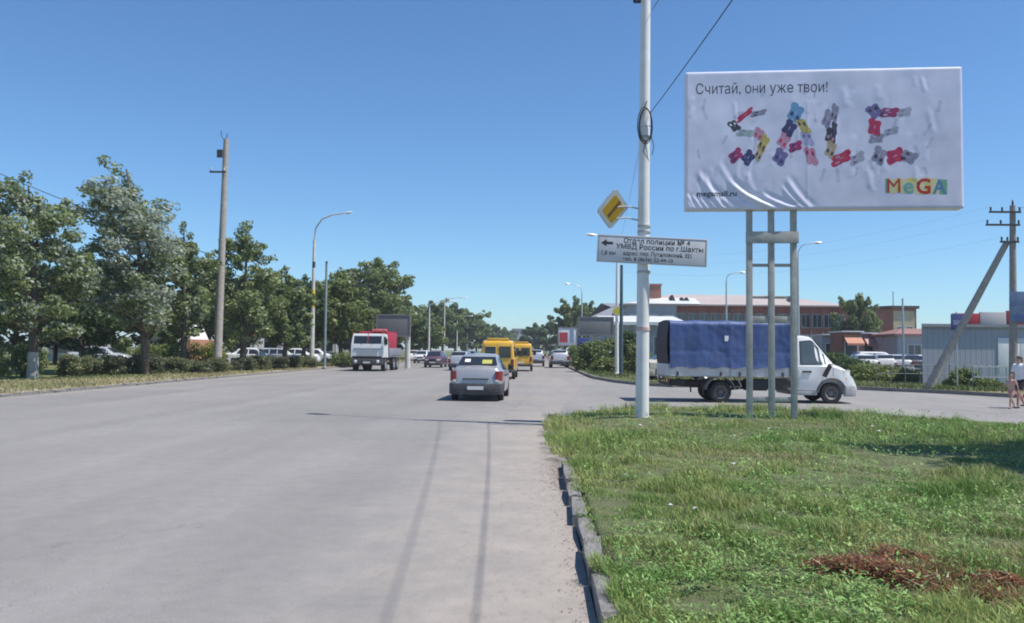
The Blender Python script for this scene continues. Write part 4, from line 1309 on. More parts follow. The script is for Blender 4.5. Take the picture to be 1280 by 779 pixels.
def car(name, label, cat, loc, rotz, kind, pm, group=None, rim=None, big=False, z=0.0, rear_dark=False):
    t = thing(name, label, cat, (loc[0], loc[1], z), rotz, group)
    st, belt = {'sedan': SEDAN, 'wagon': WAGON, 'suv': SUV, 'minibus': MINIBUS}[kind]
    sh = Shell(st, belt)
    L = st[-1][0]
    wr = {'sedan': .31, 'wagon': .30, 'suv': .36, 'minibus': .34}[kind]
    wx = {'sedan': (.80, 3.42), 'wagon': (.75, 3.35), 'suv': (.85, 3.55), 'minibus': (1.15, 4.45)}[kind]
    sh.build(t, pm, wx, wr)
    ww = max(s[3] for s in st)
    for x in wx:
        for s in (1, -1):
            wheel(t, x, s * (ww - .02), wr, .19, rim)
    dark = mat('dark_bumper_plastic', (0.045, 0.045, 0.05), 0.6, 0, 0.15, 6, dirt=(0.2, 0.18, 0.16), dirt_amt=0.4)
    if kind == 'sedan':
        sh.pane('side_window', [(.98, 1.0), (1.20, 1.33), (1.55, 1.41), (1.95, 1.42), (1.95, .985)], t, M_GLASS)
        sh.pane('side_window', [(2.02, .985), (2.02, 1.42), (2.5, 1.39), (2.68, 1.34), (3.1, 1.02), (3.1, .985)], t, M_GLASS)
        sh.cross('rear_window', .64, 1.06, t, M_GLASS, .05)
        sh.cross('windscreen', 2.80, 3.33, t, M_GLASS, .07)
        wrap(t, 'rear_bumper', dark if rear_dark else pm, [(.5, .875), (.12, .865), (.0, .80), (-.055, .62), (-.075, 0)], .22, .57)
        wrap(t, 'front_bumper', pm, [(L - .55, .86), (L - .15, .80), (L + .0, .68), (L + .05, 0)], .24, .56)
        for s in (1, -1):
            q = MB().prism([(-.012, s * .63), (-.012, s * .73), (.05, s * .82), (.24, s * .852), (.24, s * .80), (.05, s * .64)], .66, .97, 'XY')
            q.build('tail_light', M_RED, t)
            MB().prism([(-.016, s * .635), (-.016, s * .72), (.03, s * .79), (.03, s * .7), (.02, s * .64)], .63, .70, 'XY').build('reversing_light', M_LAMP, t)
            MB().prism([(4.12, s * .45), (4.215, s * .45), (4.17, s * .68), (4.0, s * .8), (3.9, s * .8), (4.05, s * .6)], .62, .78, 'XY').build('headlight', M_LAMP, t)
            MB().bbox(2.72, 2.86, s * .90, s * 1.03, 1.0, 1.13, b=.03).build('mirror', dark, t, 40)
        plate_z, plate_x = .43, -.082
        MB().bbox(-.03, .02, -.42, .42, .70, .735, b=.008).build('boot_trim', dark, t, 40)
        MB().bbox(.02, .11, -.60, .60, .598, .606, b=.002).build('boot_gap', M_BLACK, t, 40)
        if big:
            for s in (1, -1):
                q = MB()
                for x0, x1 in ((1.985, 1.993),):
                    pts = [(x0, z_) for z_ in (.35, .6, .95)]
                    for (xa, za), (xb, zb) in zip(pts[:-1], pts[1:]):
                        q.add([(x0, s * (sh.side(x0, za) + .003), za), (x1, s * (sh.side(x1, za) + .003), za), (x1, s * (sh.side(x1, zb) + .003), zb), (x0, s * (sh.side(x0, zb) + .003), zb)], [(0, 1, 2, 3)])
                q.build('door_gap', M_BLACK, t)
                for hx in (1.25, 2.35):
                    MB().bbox(hx, hx + .16, s * .872, s * .895, .80, .835, b=.01).build('door_handle', dark, t, 40)
            z0 = sh.top(.80)
            n = Vector((-(sh.top(1.06) - sh.top(.64)), 0, .42)).normalized() * .030
            for nm, ya, yb, xa, xb, mm in (('yellow_reflection', -.46, -.14, .70, .90, mat('yellow_reflection', (0.45, 0.43, 0.10), 0.4, 0, 0.05, 9)), ('white_reflection', .26, .44, .78, .93, mat('white_reflection', (0.75, 0.75, 0.74), 0.5, 0, 0.05, 9))):  # yellow and white reflections on the rear glass, painted as flat patches
                MB().add([(xa + n.x, ya, sh.top(xa) + n.z), (xb + n.x, ya, sh.top(xb) + n.z), (xb + n.x, yb, sh.top(xb) + n.z), (xa + n.x, yb, sh.top(xa) + n.z)], [(0, 1, 2, 3)]).build(nm, mm, t)
            MB().tube([(1.7, .3, 1.5), (1.55, .3, 1.75)], .008, 6).build('aerial', M_BLACK, t)
            MB().tube([(.3, -.45, .24), (-.05, -.45, .23)], .03, 8).build('exhaust', M_DARKMETAL, t)
    elif kind == 'wagon':
        sh.pane('side_window', [(.4, 1.0), (.6, 1.38), (1.2, 1.42), (1.2, .98)], t, M_GLASS)
        sh.pane('side_window', [(1.28, .98), (1.28, 1.42), (1.95, 1.42), (1.95, .98)], t, M_GLASS)
        sh.pane('side_window', [(2.02, .98), (2.02, 1.42), (2.5, 1.38), (3.0, 1.02), (3.0, .98)], t, M_GLASS)
        sh.cross('rear_window', .13, .40, t, M_GLASS, .06)
        sh.cross('windscreen', 2.75, 3.25, t, M_GLASS, .07)
        wrap(t, 'rear_bumper', dark, [(.4, .865), (.1, .85), (-.03, .75), (-.06, 0)], .30, .55)
        wrap(t, 'front_bumper', dark, [(L - .45, .84), (L - .1, .76), (L + .02, .62), (L + .05, 0)], .28, .52)
        for s in (1, -1):
            MB().prism([(-.02, s * .6), (-.02, s * .74), (.1, s * .835), (.16, s * .82), (.06, s * .6)], .60, .90, 'XY').build('tail_light', M_RED, t)
            MB().prism([(4.03, s * .36), (4.14, s * .36), (4.12, s * .62), (3.98, s * .75), (3.9, s * .72)], .62, .78, 'XY').build('headlight', M_LAMP, t)
            MB().bbox(2.75, 2.88, s * .88, s * 1.0, .98, 1.1, b=.03).build('mirror', dark, t, 40)
        MB().box(4.10, 4.17, -.34, .34, .63, .75).build('grille', M_BLACK, t)
        plate_z, plate_x = .68, -.035
    elif kind == 'suv':
        sh.pane('side_window', [(.45, 1.2), (.6, 1.55), (1.35, 1.6), (1.35, 1.16)], t, M_GLASS)
        sh.pane('side_window', [(1.42, 1.16), (1.42, 1.6), (2.45, 1.58), (2.65, 1.52), (3.1, 1.2), (3.1, 1.16)], t, M_GLASS)
        sh.cross('rear_window', .17, .38, t, M_GLASS, .06)
        sh.cross('windscreen', 2.8, 3.35, t, M_GLASS, .07)
        wrap(t, 'rear_bumper', dark, [(.5, .905), (.1, .89), (-.03, .8), (-.07, 0)], .38, .66)
        wrap(t, 'front_bumper', dark, [(L - .5, .89), (L - .1, .8), (L + .02, .7), (L + .05, 0)], .34, .62)
        for s in (1, -1):
            MB().prism([(-.01, s * .66), (-.01, s * .8), (.12, s * .885), (.2, s * .86), (.06, s * .66)], .78, 1.15, 'XY').build('tail_light', M_RED, t)
            MB().prism([(4.3, s * .4), (4.42, s * .4), (4.38, s * .66), (4.2, s * .82), (4.1, s * .8)], .76, .94, 'XY').build('headlight', M_LAMP, t)
            MB().bbox(2.8, 2.95, s * .92, s * 1.06, 1.14, 1.3, b=.03).build('mirror', dark, t, 40)
        MB().box(4.36, 4.44, -.4, .4, .72, .9).build('grille', M_BLACK, t)
        plate_z, plate_x = .85, -.02
    else:
        for xa, xb in ((.35, 1.25), (1.35, 2.25), (2.35, 3.2)):
            sh.pane('side_window', [(xa, 1.27), (xa, 1.88), (xb, 1.88), (xb, 1.27)], t, M_GLASS)
        sh.pane('side_window', [(3.3, 1.24), (3.3, 1.9), (3.72, 1.88), (4.2, 1.3), (4.2, 1.24)], t, M_GLASS)
        sh.cross('windscreen', 3.82, 4.40, t, M_GLASS, .08)
        for s in (1, -1):
            MB().bbox(-.012, .03, s * .10, s * .70, 1.24, 1.84, b=.02).build('rear_window', M_GLASS, t, 40)
            MB().bbox(-.02, .10, s * .78, s * .905, .78, 1.12, b=.015).build('tail_light', M_RED, t, 40)
            MB().box(-.004, .04, s * .74, s * .76, .62, 1.95).build('door_gap', M_BLACK, t)
            MB().bbox(4.1, 4.25, s * 1.0, s * 1.22, 1.3, 1.62, b=.03).build('mirror', dark, t, 40)
            MB().bbox(5.2, 5.36, s * .45, s * .76, .86, 1.02, b=.02).build('headlight', M_LAMP, t, 40)
        MB().box(-.004, .04, -.006, .006, .55, 2.0).build('centre_gap', M_BLACK, t)
        wrap(t, 'rear_bumper', dark, [(.35, .985), (.05, .96), (-.06, .85), (-.08, 0)], .40, .58)
        wrap(t, 'front_bumper', dark, [(L - .45, .96), (L - .08, .82), (L + .03, .7), (L + .06, 0)], .36, .6)
        MB().bbox(.15, .55, -.62, .62, 2.20, 2.33, b=.04).build('roof_board', pm, t, 40)
        MB().bbox(1.6, 2.2, -.3, .3, 2.215, 2.29, b=.03).build('roof_hatch', pm, t, 40)
        MB().bbox(-.03, .02, .06, .1, 1.02, 1.16, b=.008).build('door_handle', dark, t, 40)
        plate_z, plate_x = .70, -.035
    p = MB().box(plate_x - .012, plate_x, -.26, .26, plate_z - .056, plate_z + .056).build('number_plate', M_PLATE, t)
    MB().box(L + .055, L + .064, -.26, .26, .42, .53).build('number_plate', M_PLATE, t)
    return t

SILVER = paint('silver', (0.40, 0.395, 0.40), 0.35, 0.33)
WHITEC = paint('white', (0.72, 0.72, 0.71))
YELLOW = paint('yellow', (0.74, 0.42, 0.03))
MAROON = paint('maroon', (0.10, 0.035, 0.055))
LSILV = paint('light_silver', (0.52, 0.53, 0.54), 0.3, 0.35)
BEIGE = paint('beige', (0.48, 0.44, 0.37))
NAVY = paint('navy', (0.03, 0.045, 0.10))
DGREY = paint('dark_grey', (0.06, 0.06, 0.065))
UP = RAD(90)
TR = 'vehicles driving along the main road'
car('sedan_car', 'silver sedan with dark rear bumper driving away on the road', 'car', (gx(595, 27.0), 27.0), RAD(88.2), 'sedan', SILVER, TR, big=True, rear_dark=True)
car('minibus', 'nearer yellow minibus with two rear windows ahead of the silver sedan', 'minibus', (gx(622, 47), 47), RAD(89), 'minibus', YELLOW, TR)
car('minibus', 'farther yellow minibus just right of the nearer one', 'minibus', (gx(650.5, 66), 66), RAD(90), 'minibus', YELLOW, TR)
car('estate_car', 'pale silver estate car left of the yellow minibuses', 'car', (gx(573, 66), 66), RAD(86), 'wagon', LSILV, TR)
car('estate_car', 'dark maroon car beside the pale silver estate car', 'car', (gx(549, 80), 80), RAD(-92), 'wagon', MAROON, TR)
car('estate_car', 'white car coming from afar between truck and maroon car', 'car', (gx(532, 103), 103), RAD(-92), 'wagon', WHITEC, TR)
car('sedan_car', 'small white car farthest left behind the truck with the red load', 'car', (gx(521, 118), 118), RAD(-92), 'sedan', WHITEC, TR)
car('sedan_car', 'navy car half hidden between estate car and yellow minibus', 'car', (gx(590, 88), 88), RAD(-92), 'sedan', NAVY, TR)
car('suv', 'light off-road car partly hidden right behind the farther yellow minibus', 'car', (gx(670, 86), 86), RAD(90), 'suv', LSILV, TR)
car('suv', 'silver off-road car driving away on the right side of the far road', 'car', (gx(700.5, 80), 80), RAD(92), 'suv', LSILV, TR)
car('estate_car', 'white car half hidden behind the silver off-road car', 'car', (gx(713, 92), 92), RAD(92), 'wagon', WHITEC, TR)
car('sedan_car', 'white car parked behind the bushes on the far corner', 'car', (gx(800, 72), 72), RAD(176), 'sedan', WHITEC, z=.11)
car('sedan_car', 'beige car standing behind the white lamp post and the blue truck', 'car', (gx(802, 47) , 47), RAD(8), 'sedan', BEIGE, z=.11)
PK = 'cars in the car park on the right'
for px, Y, rot, k, pm, lab in ((1086, 63, 80, 'sedan', WHITEC, 'leftmost white car in the car park on the right'), (1108, 64, 85, 'wagon', WHITEC, 'white estate car in the middle of the car park'), (1128, 65, 78, 'sedan', LSILV, 'silver car beside the white estate in the car park'), (1146, 66, 82, 'sedan', DGREY, 'dark car next to the grey shed in the car park'), (1066, 74, 5, 'suv', WHITEC, 'white off-road car at the back of the car park'), (1100, 80, 2, 'wagon', DGREY, 'dark car in the back row of the car park'), (1118, 82, 0, 'sedan', LSILV, 'pale car in the back row of the car park')):
    car('parked_car', lab, 'car', (gx(px, Y), Y), RAD(rot), k, pm, PK, z=.12)
for px, Y, rot, k, pm, lab in ((283, 72, 8, 'sedan', WHITEC, 'white car parked behind the hedge right of the concrete pole'), (322, 78, 4, 'wagon', LSILV, 'silver car parked behind the trees left of the street lamp'), (345, 82, 4, 'sedan', WHITEC, 'second white car parked behind the left trees'), (368, 86, 3, 'wagon', WHITEC, 'white estate parked behind the left trees near the street lamp'), (88, 60, 5, 'sedan', LSILV, 'silver car parked behind the hedge at the far left')):
    car('parked_car', lab, 'car', (gx(px, Y), Y), RAD(rot), k, pm, 'cars parked behind the left trees', z=.1)

# ---- light truck with blue tarpaulin
def tarp_truck():
    t = thing('light_truck', 'white light truck with blue tarpaulin body crossing behind the billboard', 'truck', (6.15, 28.95, 0), RAD(1.0))
    wm = paint('truck_white', (0.76, 0.76, 0.755), 0, 0.35)
    st = [(2.38, .42, 2.10, .92, .80), (2.46, .38, 2.19, .96, .83), (2.75, .36, 2.24, .98, .83), (3.0, .36, 2.20, .98, .82), (3.10, .36, 2.13, .98, .81), (3.80, .36, 1.30, .98, .80), (4.02, .36, 1.22, .97, .80), (4.25, .36, 1.10, .92, .76), (4.42, .36, .92, .86, .70), (4.53, .38, .70, .80, .62), (4.56, .42, .60, .76, .58)]
    sh = Shell(st, 1.22)
    wr = .35
    sh.build(t, wm, (3.66,), wr, .47, 'cab')
    glass = mat('truck_side_glass', (0.09, 0.11, 0.115), 0.08, 0, 0.15, 1.5, spec=0.8)
    sh.pane('side_window', [(2.66, 1.30), (2.66, 2.02), (2.98, 2.06), (3.06, 2.02), (3.60, 1.38), (3.60, 1.30)], t, glass)
    sh.pane('window_rubber', [(2.63, 1.27), (2.63, 2.05), (2.99, 2.09), (3.09, 2.05), (3.66, 1.37), (3.66, 1.27)], t, M_BLACK, off=.003)
    sh.cross('windscreen', 3.15, 3.75, t, M_GLASS, .06)
    for s in (1, -1):
        for x0, za, zb in ((2.56, .42, 1.24), (3.70, .9, 1.24)):
            q = MB()
            zz = np.linspace(za, zb, 6)
            for a_, b_ in zip(zz[:-1], zz[1:]):
                q.add([(x0, s * (sh.side(x0, a_) + .003), a_), (x0 + .012, s * (sh.side(x0, a_) + .003), a_), (x0 + .012, s * (sh.side(x0, b_) + .003), b_), (x0, s * (sh.side(x0, b_) + .003), b_)], [(0, 1, 2, 3)])
            q.build('door_gap', mat('panel_gap', (0.12, 0.12, 0.12), 0.8, 0, 0, 1), t)
        y = s * .985
        MB().bbox(2.70, 2.98, y - .01 * s, y + .02 * s, 1.02, 1.07, b=.008).build('door_handle', M_BLACK, t, 40)
        # mirror on its stalk
        MB().tube([(3.58, s * .98, 1.30), (3.62, s * 1.14, 1.28)], .02, 8).build('mirror_stalk', M_BLACK, t)
        MB().obox((3.44, s * 1.16, 1.08), (.13, .09, .42), Matrix.Rotation(RAD(28), 3, 'Y')).build('mirror', M_BLACK, t) if s < 0 else MB().obox((3.5, s * 1.16, 1.2), (.1, .1, .36)).build('mirror', M_BLACK, t)
        MB().prism([(4.18, s * .66), (4.34, s * .62), (4.30, s * .86), (4.08, s * .955), (3.98, s * .955)], .86, 1.10, 'XY').build('headlight', M_LAMP, t)
        MB().prism([(4.02, s * .958), (4.16, s * .94), (4.16, s * .93), (4.02, s * .94)], .78, .85, 'XY').build('indicator', M_ORANGE, t)
        # wheel-arch lip
        q = MB()
        pts = [(3.66 + .485 * math.cos(a), wr + .485 * math.sin(a)) for a in np.linspace(0.02, math.pi - .02, 16)]
        q.tube([(x, s * (sh.side(x, max(z, .4)) + .0), z) for x, z in pts], .018, 6)
        q.build('arch_lip', M_BLACK, t, 50)
    rimd = mat('dirty_rim', (0.17, 0.16, 0.15), 0.6, 0.3, 0.2, 8)
    lb = mat('grey_bumper', (0.36, 0.36, 0.37), 0.55, 0, 0.1, 5, dirt=(0.2, 0.18, 0.15), dirt_amt=0.5)
    wrap(t, 'front_bumper', lb, [(4.12, .975), (4.35, .93), (4.52, .80), (4.62, .5), (4.64, 0)], .24, .60, .06)
    MB().bbox(2.42, 3.17, -.99, .99, .27, .40, b=.02).build('side_step', lb, t, 40)
    MB().box(4.645, 4.655, -.26, .26, .36, .47).build('number_plate', M_PLATE, t)
    for s in (1, -1):
        wheel(t, 3.66, s * .96, wr, .2, rimd)
        w1 = wheel(t, 0.0, s * 1.0, wr, .19, rimd, .07)
        wheel(t, 0.0, s * .79, wr, .19, rimd, .07)
    # chassis
    q = MB()
    for s in (1, -1):
        q.box(-1.6, 3.3, s * .36 - .04, s * .36 + .04, .52, .70)
    for x in np.linspace(-1.5, 2.2, 6):
        q.box(x - .03, x + .03, -.318, .318, .55, .68)
    q.box(-.09, .09, -.75, .75, wr - .09, wr + .09)
    q.ball((0, 0, wr), .17)
    for s in (1, -1):
        q.obox((0, s * .58, .46), (1.3, .08, .05))
        q.tube([(-.3, s * .58, .45), (-.28, s * .5, .62)], .03)
    q.box(3.58, 3.74, -.7, .7, wr - .06, wr + .06)
    q.build('chassis', M_DARKMETAL, t)
    MB().tube([(0.0, 0, wr), (1.4, 0, .5), (2.5, 0, .52)], .045, 10).build('drive_shaft', M_DARKMETAL, t, 50)
    MB().bbox(.85, 1.55, -.95, -.48, .40, .78, b=.03).build('tool_box', M_BLACK, t, 40)
    MB().bbox(1.65, 2.25, -.93, -.45, .42, .80, b=.06).build('fuel_tank', M_DARKMETAL, t, 40)
    MB().lathe([(.18, .3), (.33, .32), (.34, .42), (.2, .46)], 20, (-.95, 0, .18)).build('spare_wheel', M_RUBBER, t, 50)
    MB().bbox(-1.62, -1.15, -.9, -.5, .55, .74, b=.02).build('battery_box', M_BLACK, t, 40)
    # mudguards over the rear wheels
    for s in (1, -1):
        q = MB()
        arc = [(.50 * math.cos(a), wr + .50 * math.sin(a)) for a in np.linspace(.15, math.pi - .15, 14)]
        rings = [[(x, s * 1.0, z), (x, s * .6, z), (x * .97, s * .6, wr + (z - wr) * .97), (x * .97, s * 1.0, wr + (z - wr) * .97)] for x, z in arc]
        q.loft(rings)
        q.build('mudguard', lb, t, 50)
        for x in (.62, .95):
            MB().tube([(x - .1, s * .92, .90), (x + .08, s * .9, .55), (x, s * .86, .45)], .025, 8).build('bracket', lb, t, 50)
        MB().box(-.62, -.60, s * .98 - .18, s * .98 + .0, .25, .62).build('mud_flap', M_RUBBER, t)
    # load bed with drop sides
    bw = mat('bed_white', (0.62, 0.615, 0.61), 0.55, 0, 0.12, 3, dirt=(0.36, 0.33, 0.3), dirt_amt=0.6)
    MB().bbox(-1.75, 2.32, -1.03, 1.03, .84, .93, b=.01).build('bed_floor', lb, t, 40)
    for s in (1, -1):
        for xa, xb in ((-1.74, .28), (.30, 2.31)):
            p = MB().bbox(xa, xb, s * 1.035, s * 1.065, .87, 1.26, b=.008).build('drop_side', bw, t, 40)
            for zz in (.97, 1.07, 1.17):
                MB().bbox(xa + .05, xb - .05, s * 1.062, s * 1.072, zz - .018, zz + .018, b=.004).build('rib', bw, p, 40)
            for xx in (xa + .3, xb - .3):
                MB().bbox(xx - .03, xx + .03, s * 1.066, s * 1.085, .86, 1.0, b=.006).build('hinge', M_DARKMETAL, p, 40)
        MB().bbox(2.24, 2.32, s * 1.067, s * 1.09, .9, 1.35, b=.005).build('corner_latch', M_DARKMETAL, t, 40)
    MB().bbox(-1.78, -1.745, -1.06, 1.06, .87, 1.26, b=.008).build('tail_board', bw, t, 40)
    for s in (1, -1):
        MB().bbox(-1.76, -1.70, s * .72, s * 1.0, .66, .78, b=.01).build('tail_light', M_RED, t, 40)
    MB().box(-1.74, -1.70, -1.0, 1.0, .55, .65).build('rear_bar', M_DARKMETAL, t)
    # tarpaulin: one sheet over hoops, pulled in between them and creased
    rr = np.random.RandomState(6)
    blue = mat('blue_tarpaulin', (0.05, 0.092, 0.24), 0.55, 0, 0.18, 2.2, 0.25, 14, dirt=(0.10, 0.13, 0.21), dirt_amt=0.5)
    xs = np.linspace(-1.70, 2.26, 90)
    prof = []
    zb, zt_, wy = 1.14, 2.70, 1.115
    for k in range(22): prof.append((-wy, zb + (zt_ - .12 - zb) * k / 21))
    prof += [(-wy + .03, zt_ - .06), (-wy + .10, zt_ - .015)]
    for k in range(1, 8): prof.append((-wy + .1 + (2 * wy - .2) * k / 8, zt_ + .035 * math.sin(math.pi * k / 8)))
    prof += [(wy - .10, zt_ - .015), (wy - .03, zt_ - .06)]
    for k in range(22): prof.append((wy, zt_ - .12 - (zt_ - .12 - zb) * k / 21))
    P_ = np.array(prof)
    V = np.zeros((len(xs), len(P_), 3))
    hoops = np.array([-1.68, -.7, .28, 1.26, 2.24])
    for i, x in enumerate(xs):
        d = np.min(np.abs(hoops - x)) / .49
        sagv = .03 * (1 - (1 - min(d, 1)) ** 2)
        rel = (P_[:, 1] - zb) / (zt_ - zb)
        sgn = np.sign(P_[:, 0])
        wr_ = .012 * fnoise(np.full(len(P_), x) + sgn * 7, P_[:, 1], 44, 4, 5) + .010 * fnoise(np.full(len(P_), x) * 1.0 + sgn * 3, P_[:, 1] * .25, 45, 3, 11)
        V[i, :, 0] = x
        V[i, :, 1] = P_[:, 0] - sgn * (sagv * np.sin(np.pi * np.clip(rel, 0, 1)) ** .7 + wr_ + .012 * (abs(rel - .36) < .03)) 
        V[i, :, 2] = P_[:, 1] - (rel > .96) * sagv * .8 + (rel < .001) * .025 * np.sin(x * 9 + 1.0)
    m_, n_ = len(xs), len(P_)
    i = np.arange((m_ - 1) * (n_ - 1)); a = (i // (n_ - 1)) * n_ + i % (n_ - 1)
    o = big_mesh('tarpaulin', V, np.stack([a, a + n_, a + n_ + 1, a + 1], 1), None, blue, t)
    o.data.shade_smooth()
    dk = mat('dark_tarp_flap', (0.045, 0.035, 0.045), 0.7, 0, 0.3, 3, 0.4, 12)
    q = MB()                                    # rear flap, sagging
    cols, rows = 14, 12
    vs = []
    for rI in range(rows + 1):
        for c in range(cols + 1):
            y = -1.06 + 2.12 * c / cols; z = 2.70 - 1.5 * rI / rows
            vs.append((-1.715 - .07 * math.sin(rI / rows * 3.0) - .03 * math.sin(c * 1.9) * rI / rows, y, z))
    q.add(vs, [(r_ * (cols + 1) + c, r_ * (cols + 1) + c + 1, (r_ + 1) * (cols + 1) + c + 1, (r_ + 1) * (cols + 1) + c) for r_ in range(rows) for c in range(cols)])
    q.build('rear_flap', dk, t, 60)
    MB().add([(2.265, -1.06, 1.14), (2.265, 1.06, 1.14), (2.265, 1.06, 2.68), (2.265, -1.06, 2.68)], [(0, 1, 2, 3)]).build('front_flap', blue, t)
    q = MB()
    for x in hoops:
        q.tube([(x, -1.0, 1.0), (x, -1.0, 2.6), (x, 1.0, 2.6), (x, 1.0, 1.0)], .015, 6)
    q.build('hoop_frame', M_DARKMETAL, t)
    for x in np.arange(-1.5, 2.2, .37):
        MB().tube([(x, -1.135, 1.17), (x + .02, -1.10, 1.02)], .008, 5).build('tie_rope', mat('rope', (0.5, 0.48, 0.42), 0.9, 0, .1, 9), t)
    MB().box(.10, .26, -1.112, -1.104, 2.02, 2.20).build('white_sticker', M_WHITE, t)
    return t
tarp_truck()

# ---- cab-over lorry with a red load, facing the camera
def red_truck():
    Y = 61.0
    t = thing('lorry', 'white cab-over lorry carrying a red load, parked facing the camera', 'truck', (gx(459, Y), Y, 0), RAD(-91.5))
    wm = paint('lorry_white', (0.70, 0.71, 0.71), 0, 0.4)
    # local x forward, the front bumper at x = 0
    q = MB()
    prof = [(-1.75, 1.0), (-1.75, 2.62), (-1.6, 2.74), (-.5, 2.76), (-.28, 2.70), (-.04, 1.98), (0, 1.6), (0, 1.0)]
    ring = lambda s, k: [(x, s * (1.2 - k * max(0, z - 1.9) * .1), z) for x, z in prof]
    rings = [[(x * .97 - .02, -1.14, 1.02 + (z - 1.02) * .985) for x, z in prof], ring(-1, 1), ring(1, 1), [(x * .97 - .02, 1.14, 1.02 + (z - 1.02) * .985) for x, z in prof]]
    q.loft(rings)
    q.build('cab', wm, t, 30)
    def face(name, m, ya, yb, za, zb, off=.012):
        def X(z): return -.04 + (z - 1.98) * (-.24 / .72) if z > 1.98 else (0 - (z - 1.6) * .105 if z > 1.6 else 0)
        return MB().add([(X(za) + off, ya, za), (X(za) + off, yb, za), (X(zb) + off, yb, zb), (X(zb) + off, ya, zb)], [(0, 1, 2, 3)]).build(name, m, t)
    face('windscreen', M_GLASS, -1.02, -.03, 2.02, 2.58); face('windscreen', M_GLASS, .03, 1.02, 2.02, 2.58)
    MB().box(.0, .03, -1.0, 1.0, 1.62, 1.66).build('trim_strip', M_BLACK, t)
    MB().box(.004, .022, -1.1, 1.1, 1.0, 1.10).build('lower_panel', M_BLACK, t)
    for s in (.3, -.5):
        MB().tube([(.03, s, 1.96), (-.1, s + .35, 2.3)], .012, 5).build('wiper', M_BLACK, t)
    for k in range(4):
        MB().box(.003, .02, -.75, .75, 1.12 + k * .11, 1.17 + k * .11).build('grille_slat', mat('grille_grey', (0.4, 0.4, 0.4), 0.6, 0, 0.1, 5), t)
    for s in (1, -1):
        MB().add([(-1.2, s * 1.203, 2.0), (-.2, s * 1.203, 2.0), (-.38, s * 1.142, 2.55), (-1.2, s * 1.142, 2.55)], [(0, 1, 2, 3)]).build('side_window', M_GLASS, t)
        MB().box(-1.35, -1.33, s * 1.2, s * 1.208, 1.1, 2.0).build('door_gap', M_BLACK, t)
        MB().tube([(-.1, s * 1.18, 2.45), (.1, s * 1.42, 2.4), (.1, s * 1.42, 2.0)], .02, 6).build('mirror_stalk', M_BLACK, t)
        MB().bbox(.05, .12, s * 1.32, s * 1.5, 1.95, 2.4, b=.02).build('mirror', M_BLACK, t, 40)
        MB().lathe([(.11, .0), (.12, .05), (.09, .08), (.01, .09)], 14, (.12, s * .82, .72), 'X').build('headlight', M_LAMP, t, 50)
        MB().box(-.35, -.28, s * 1.05, s * 1.2, 2.78, 2.84).build('marker_light', M_ORANGE, t)
        wheel(t, -1.0, s * 1.2, .5, .3, M_RIM, .08)
        for x in (-4.2, -5.5):
            wheel(t, x, s * 1.2, .5, .3, M_RIM, .1)
        MB().bbox(-1.7, -.35, s * .88, s * 1.19, 1.0 - .02, 1.03, b=.005).build('mudguard', M_BLACK, t, 40)
    MB().bbox(-.1, .14, -1.18, 1.18, .5, .92, b=.05).build('front_bumper', mat('lorry_bumper', (0.06, 0.06, 0.065), 0.6, 0, 0.3, 4, dirt=(0.2, 0.18, 0.16), dirt_amt=0.5), t, 40)
    MB().box(.14, .152, -.26, .26, .60, .71).build('number_plate', M_PLATE, t)
    q = MB()
    for s in (1, -1):
        q.box(-6.6, -.1, s * .42 - .05, s * .42 + .05, .75, 1.0)
    for x in (-1, -4.2, -5.5):
        q.box(x - .08, x + .08, -.95, .95, .42, .58)
    q.build('chassis', M_DARKMETAL, t)
    MB().bbox(-3.3, -2.4, -1.15, -.6, .55, 1.0, b=.05).build('fuel_tank', M_DARKMETAL, t, 40)
    bed = mat('lorry_bed_grey', (0.22, 0.22, 0.26), 0.6, 0, 0.2, 2, dirt=(0.3, 0.27, 0.25), dirt_amt=0.4)
    MB().bbox(-6.8, -1.9, -1.22, 1.22, 1.05, 1.15, b=.01).build('bed_floor', bed, t, 40)
    for s in (1, -1):
        for k in range(3):
            MB().bbox(-6.75 + k * 1.62, -5.16 + k * 1.62, s * 1.2, s * 1.245, 1.152, 1.72, b=.01).build('drop_side', bed, t, 40)
    MB().bbox(-1.96, -1.9, -1.2, 1.2, 1.152, 2.2, b=.01).build('head_board', bed, t, 40)
    l = thing('load', 'bright red load piled on the lorry behind its white cab', 'load', (0, 0, 0), 0)
    l.location = t.location; l.rotation_euler = t.rotation_euler
    rd = mat('red_sheet_metal', (0.42, 0.02, 0.045), 0.4, 0, 0.15, 2, dirt=(0.3, 0.05, 0.06), dirt_amt=0.4)
    MB().bbox(-5.6, -2.1, -1.12, 1.12, 1.16, 2.95, b=.12).build('red_body', rd, l, 40)
    for k in range(5):
        MB().bbox(-5.3 + k * .7, -5.22 + k * .7, -1.14, 1.14, 1.3, 2.97, b=.015).build('red_rib', rd, l, 40)
    MB().bbox(-2.3, -1.7, -.05, 1.0, 2.96, 3.14, b=.05).build('folded_sheet', mat('pale_red_cloth', (0.58, 0.14, 0.13), 0.7, 0, 0.2, 3), l, 40)
    MB().tube([(-.33, .0, 2.76), (-.06, .0, 2.05)], .035, 6).build('red_strap', rd, l)
    return t
red_truck()
